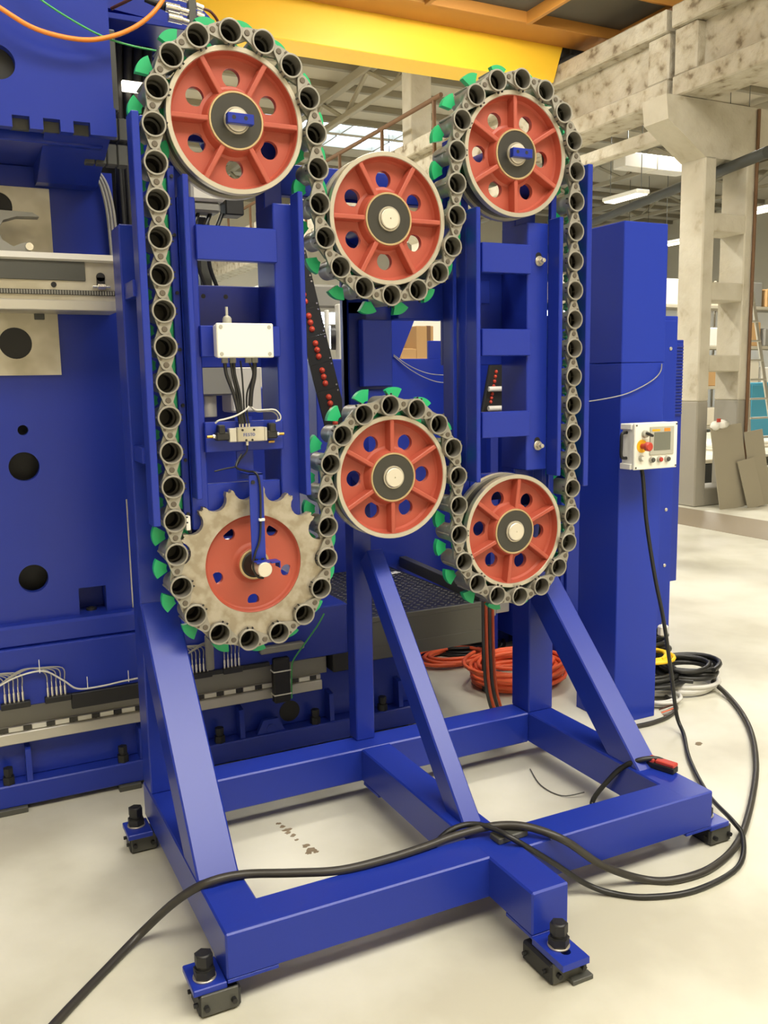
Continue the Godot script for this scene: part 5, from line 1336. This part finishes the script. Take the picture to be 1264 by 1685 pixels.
func cables() -> void:
	coil("orange_coil", "large heap of coiled orange cable on the floor behind the right post", Vector3(2.86, 0, -1.2), 0.34, 16, 0.0125, M.orange, 41, 0.85)
	coil("orange_coil", "smaller flat loop of orange cable on the floor left of the big orange heap", Vector3(2.72, 0, -1.75), 0.25, 5, 0.0125, M.orange, 42, 0.7)
	coil("black_coil", "coil of black cable lying behind the orange cable heap", Vector3(2.95, 0, -2.0), 0.3, 8, 0.012, M.cable_dark, 43)
	coil("black_coil", "coil of thick black cable on the floor at the right foot of the tall cabinet", Vector3(3.70, 0.08, -0.62), 0.2, 7, 0.015, M.cable_dark, 44)
	coil("black_coil", "upper coil of black cable heaped beneath the electrical cabinet", Vector3(3.56, 0.15, -0.92), 0.24, 10, 0.013, M.cable_dark, 45, 0.8, 1.6)
	coil("grey_coil", "coil of light grey cable under the black coil by the tall cabinet", Vector3(3.68, 0.0, -0.60), 0.21, 5, 0.0135, M.cable_white, 46)
	coil("grey_coil", "small coil of pale grey cable touching the foot of the tall cabinet", Vector3(3.38, 0.0, -0.5), 0.13, 4, 0.011, M.cable_white, 47)
	coil("yellow_coil", "coil of yellow cable on top of the heap by the tall cabinet", Vector3(3.42, 0.2, -0.68), 0.17, 4, 0.011, M.yellow_cable, 48)
	coil("black_coil", "lower coil of black cable under the yellow coil by the tall cabinet", Vector3(3.42, 0.06, -0.66), 0.22, 7, 0.014, M.cable_dark, 49)
	var wt := thing("white_plug", "white plug wrapped among the black cables under the electrical cabinet", "plug", Vector3(3.62, 0.34, -0.75))
	obj("body", MB.new().box(Vector3.ZERO, Vector3(0.06, 0.07, 0.05), 0.012), M.white, wt)
	for q in [[0.0, M.orange, 0.009, "second from the left, orange"], [0.021, M.grey_dark, 0.009, "third from the left, dark grey"], [0.041, M.orange, 0.008, "rightmost, orange"], [-0.019, M.grey_dark, 0.008, "leftmost, dark grey"]]:
		var hd := thing("drop_cable", "dropping cable bundled behind the stand, %s" % q[3], "cable", Vector3(2.2 + q[0], 0.0, -0.5), "cables dropping behind the stand")
		obj("cable", mb(hd).tube([Vector3(2.168 + q[0], 0.95, -0.5), Vector3(2.172 + q[0], 0.72, -0.5), Vector3(2.178 + q[0], 0.47, -0.5), Vector3(2.19 + q[0], 0.28, -0.49), Vector3(2.23 + q[0], 0.12, -0.46), Vector3(2.30 + q[0], 0.012, -0.42)], q[2], 8, 5), q[1], hd)
	var a := thing("power_cable", "thick black power cable snaking from the floor over the front beam to the coils", "cable", Vector3(1.4, 0, 0.6))
	obj("cable", mb(a).tube([Vector3(-0.45, 0.0145, 1.05), Vector3(-0.108, 0.0145, 0.671), Vector3(0.093, 0.0145, 0.463), Vector3(0.220, 0.045, 0.374), Vector3(0.319, 0.180, 0.467), Vector3(0.403, 0.266, 0.553), Vector3(0.526, 0.2645, 0.557), Vector3(0.674, 0.263, 0.623), Vector3(0.825, 0.262, 0.683), Vector3(1.002, 0.263, 0.695), Vector3(1.150, 0.264, 0.687), Vector3(1.278, 0.270, 0.681), Vector3(1.423, 0.288, 0.717), Vector3(1.523, 0.288, 0.782), Vector3(1.622, 0.25, 0.865), Vector3(1.793, 0.110, 0.865), Vector3(1.969, 0.018, 0.89), Vector3(2.080, 0.016, 0.949), Vector3(2.281, 0.016, 0.945), Vector3(2.56, 0.016, 0.825), Vector3(3.031, 0.016, 0.481), Vector3(3.365, 0.016, 0.177), Vector3(3.589, 0.016, -0.082), Vector3(3.754, 0.02, -0.340), Vector3(3.81, 0.05, -0.52)], 0.0145, 12, 6), M.cable, a)
	var b := thing("panel_cable", "black cable hanging from the control panel and looping along the floor to the front beam", "cable", Vector3(2.9, 0, 0.2))
	obj("cable", mb(b).tube([Vector3(2.957, 1.418, -0.25), Vector3(2.957, 1.36, -0.235), Vector3(2.955, 1.142, -0.20), Vector3(2.994, 0.856, -0.17), Vector3(3.042, 0.627, -0.15), Vector3(3.109, 0.320, -0.15), Vector3(3.150, 0.09, -0.145), Vector3(3.12, 0.016, -0.06), Vector3(2.922, 0.012, 0.179), Vector3(2.698, 0.025, 0.510), Vector3(2.565, 0.05, 0.768), Vector3(2.524, 0.03, 0.862), Vector3(2.355, 0.012, 0.99), Vector3(2.095, 0.012, 1.03), Vector3(1.909, 0.012, 0.98), Vector3(1.808, 0.014, 0.90), Vector3(1.725, 0.05, 0.85), Vector3(1.592, 0.16, 0.845), Vector3(1.446, 0.272, 0.816), Vector3(1.40, 0.292, 0.735), Vector3(1.345, 0.289, 0.665), Vector3(1.26, 0.272, 0.65), Vector3(1.20, 0.2, 0.63), Vector3(1.17, 0.09, 0.60), Vector3(1.18, 0.012, 0.52)], 0.0105, 10, 6), M.cable_dark, b)
	var cc := thing("plug_cable", "black cable rising over the right beam to a red plug", "cable", Vector3(2.25, 0, 0.4))
	obj("cable", mb(cc).tube([Vector3(1.98, 0.012, 0.60), Vector3(2.10, 0.012, 0.48), Vector3(2.177, 0.035, 0.345), Vector3(2.202, 0.160, 0.415), Vector3(2.229, 0.245, 0.48), Vector3(2.28, 0.285, 0.531), Vector3(2.34, 0.287, 0.557), Vector3(2.371, 0.275, 0.60)], 0.011, 10, 6), M.cable_dark, cc)
	var rp := thing("red_plug", "red and black multi-pole plug lying on the front right corner of the stand", "plug", Vector3(2.345, 0.25, 0.585))
	var bs := Basis(Vector3.UP, -1.25)
	obj("shell", MB.new().box(Vector3(0, 0.014, 0), Vector3(0.125, 0.028, 0.045), 0.004, bs), M.black, rp)
	obj("latch", MB.new().box(bs * Vector3(0.02, 0.034, 0), Vector3(0.085, 0.016, 0.04), 0.005, bs).box(bs * Vector3(-0.045, 0.032, 0), Vector3(0.035, 0.02, 0.042), 0.005, bs), M.lens_red, rp)
	var pd := thing("rubber_block", "grey rubber block lying under the cables on the front beam", "block", Vector3(1.46, 0.25, 0.75))
	obj("block", MB.new().box(Vector3(0, 0.012, 0), Vector3(0.13, 0.024, 0.06), 0.004, Basis(Vector3.UP, 0.05)), M.grey_dark, pd)
	var fw := thing("floor_wires", "thin bare wires curled on the floor beside the right beam", "cable", Vector3(2.1, 0, 0.1))
	obj("wire", mb(fw).tube([Vector3(2.18, 0.006, -0.12), Vector3(2.12, 0.006, 0.05), Vector3(2.14, 0.006, 0.18), Vector3(2.22, 0.03, 0.24)], 0.0026, 6, 6), M.grey_dark, fw)
	var lc := thing("cabinet_cable", "black cable bending along the floor past the foot of the tall cabinet", "cable", Vector3(3.2, 0, -0.25))
	obj("cable", mb(lc).tube([Vector3(2.75, 0.013, -0.30), Vector3(2.95, 0.013, -0.275), Vector3(3.1, 0.013, -0.27), Vector3(3.25, 0.013, -0.30), Vector3(3.38, 0.013, -0.38), Vector3(3.44, 0.02, -0.52)], 0.0125, 10, 6), M.cable, lc)
	var wr := thing("stripped_wires", "bundle of thin stripped coloured wires on the floor by the tall cabinet", "cable", Vector3(3.3, 0, -0.35))
	for i in 5:
		obj("wire", mb(wr).tube([Vector3(3.24 + i * 0.01, 0.006, -0.33 - i * 0.02), Vector3(3.32, 0.01 + i * 0.004, -0.33 - i * 0.015), Vector3(3.38 + i * 0.012, 0.012, -0.38 - i * 0.01), Vector3(3.40 + i * 0.01, 0.02, -0.47)], 0.0035, 6, 5), [M.brown, M.cable_grey, M.orange, M.cable_white, M.brown][i], wr)

func _ready() -> void:
	setup()
	materials()
	lamps()
	hall()
	stand()
	wheels()
	chain()
	sprocket()
	feet()
	arm()
	electric()
	mill()
	right_side()
	side_bay()
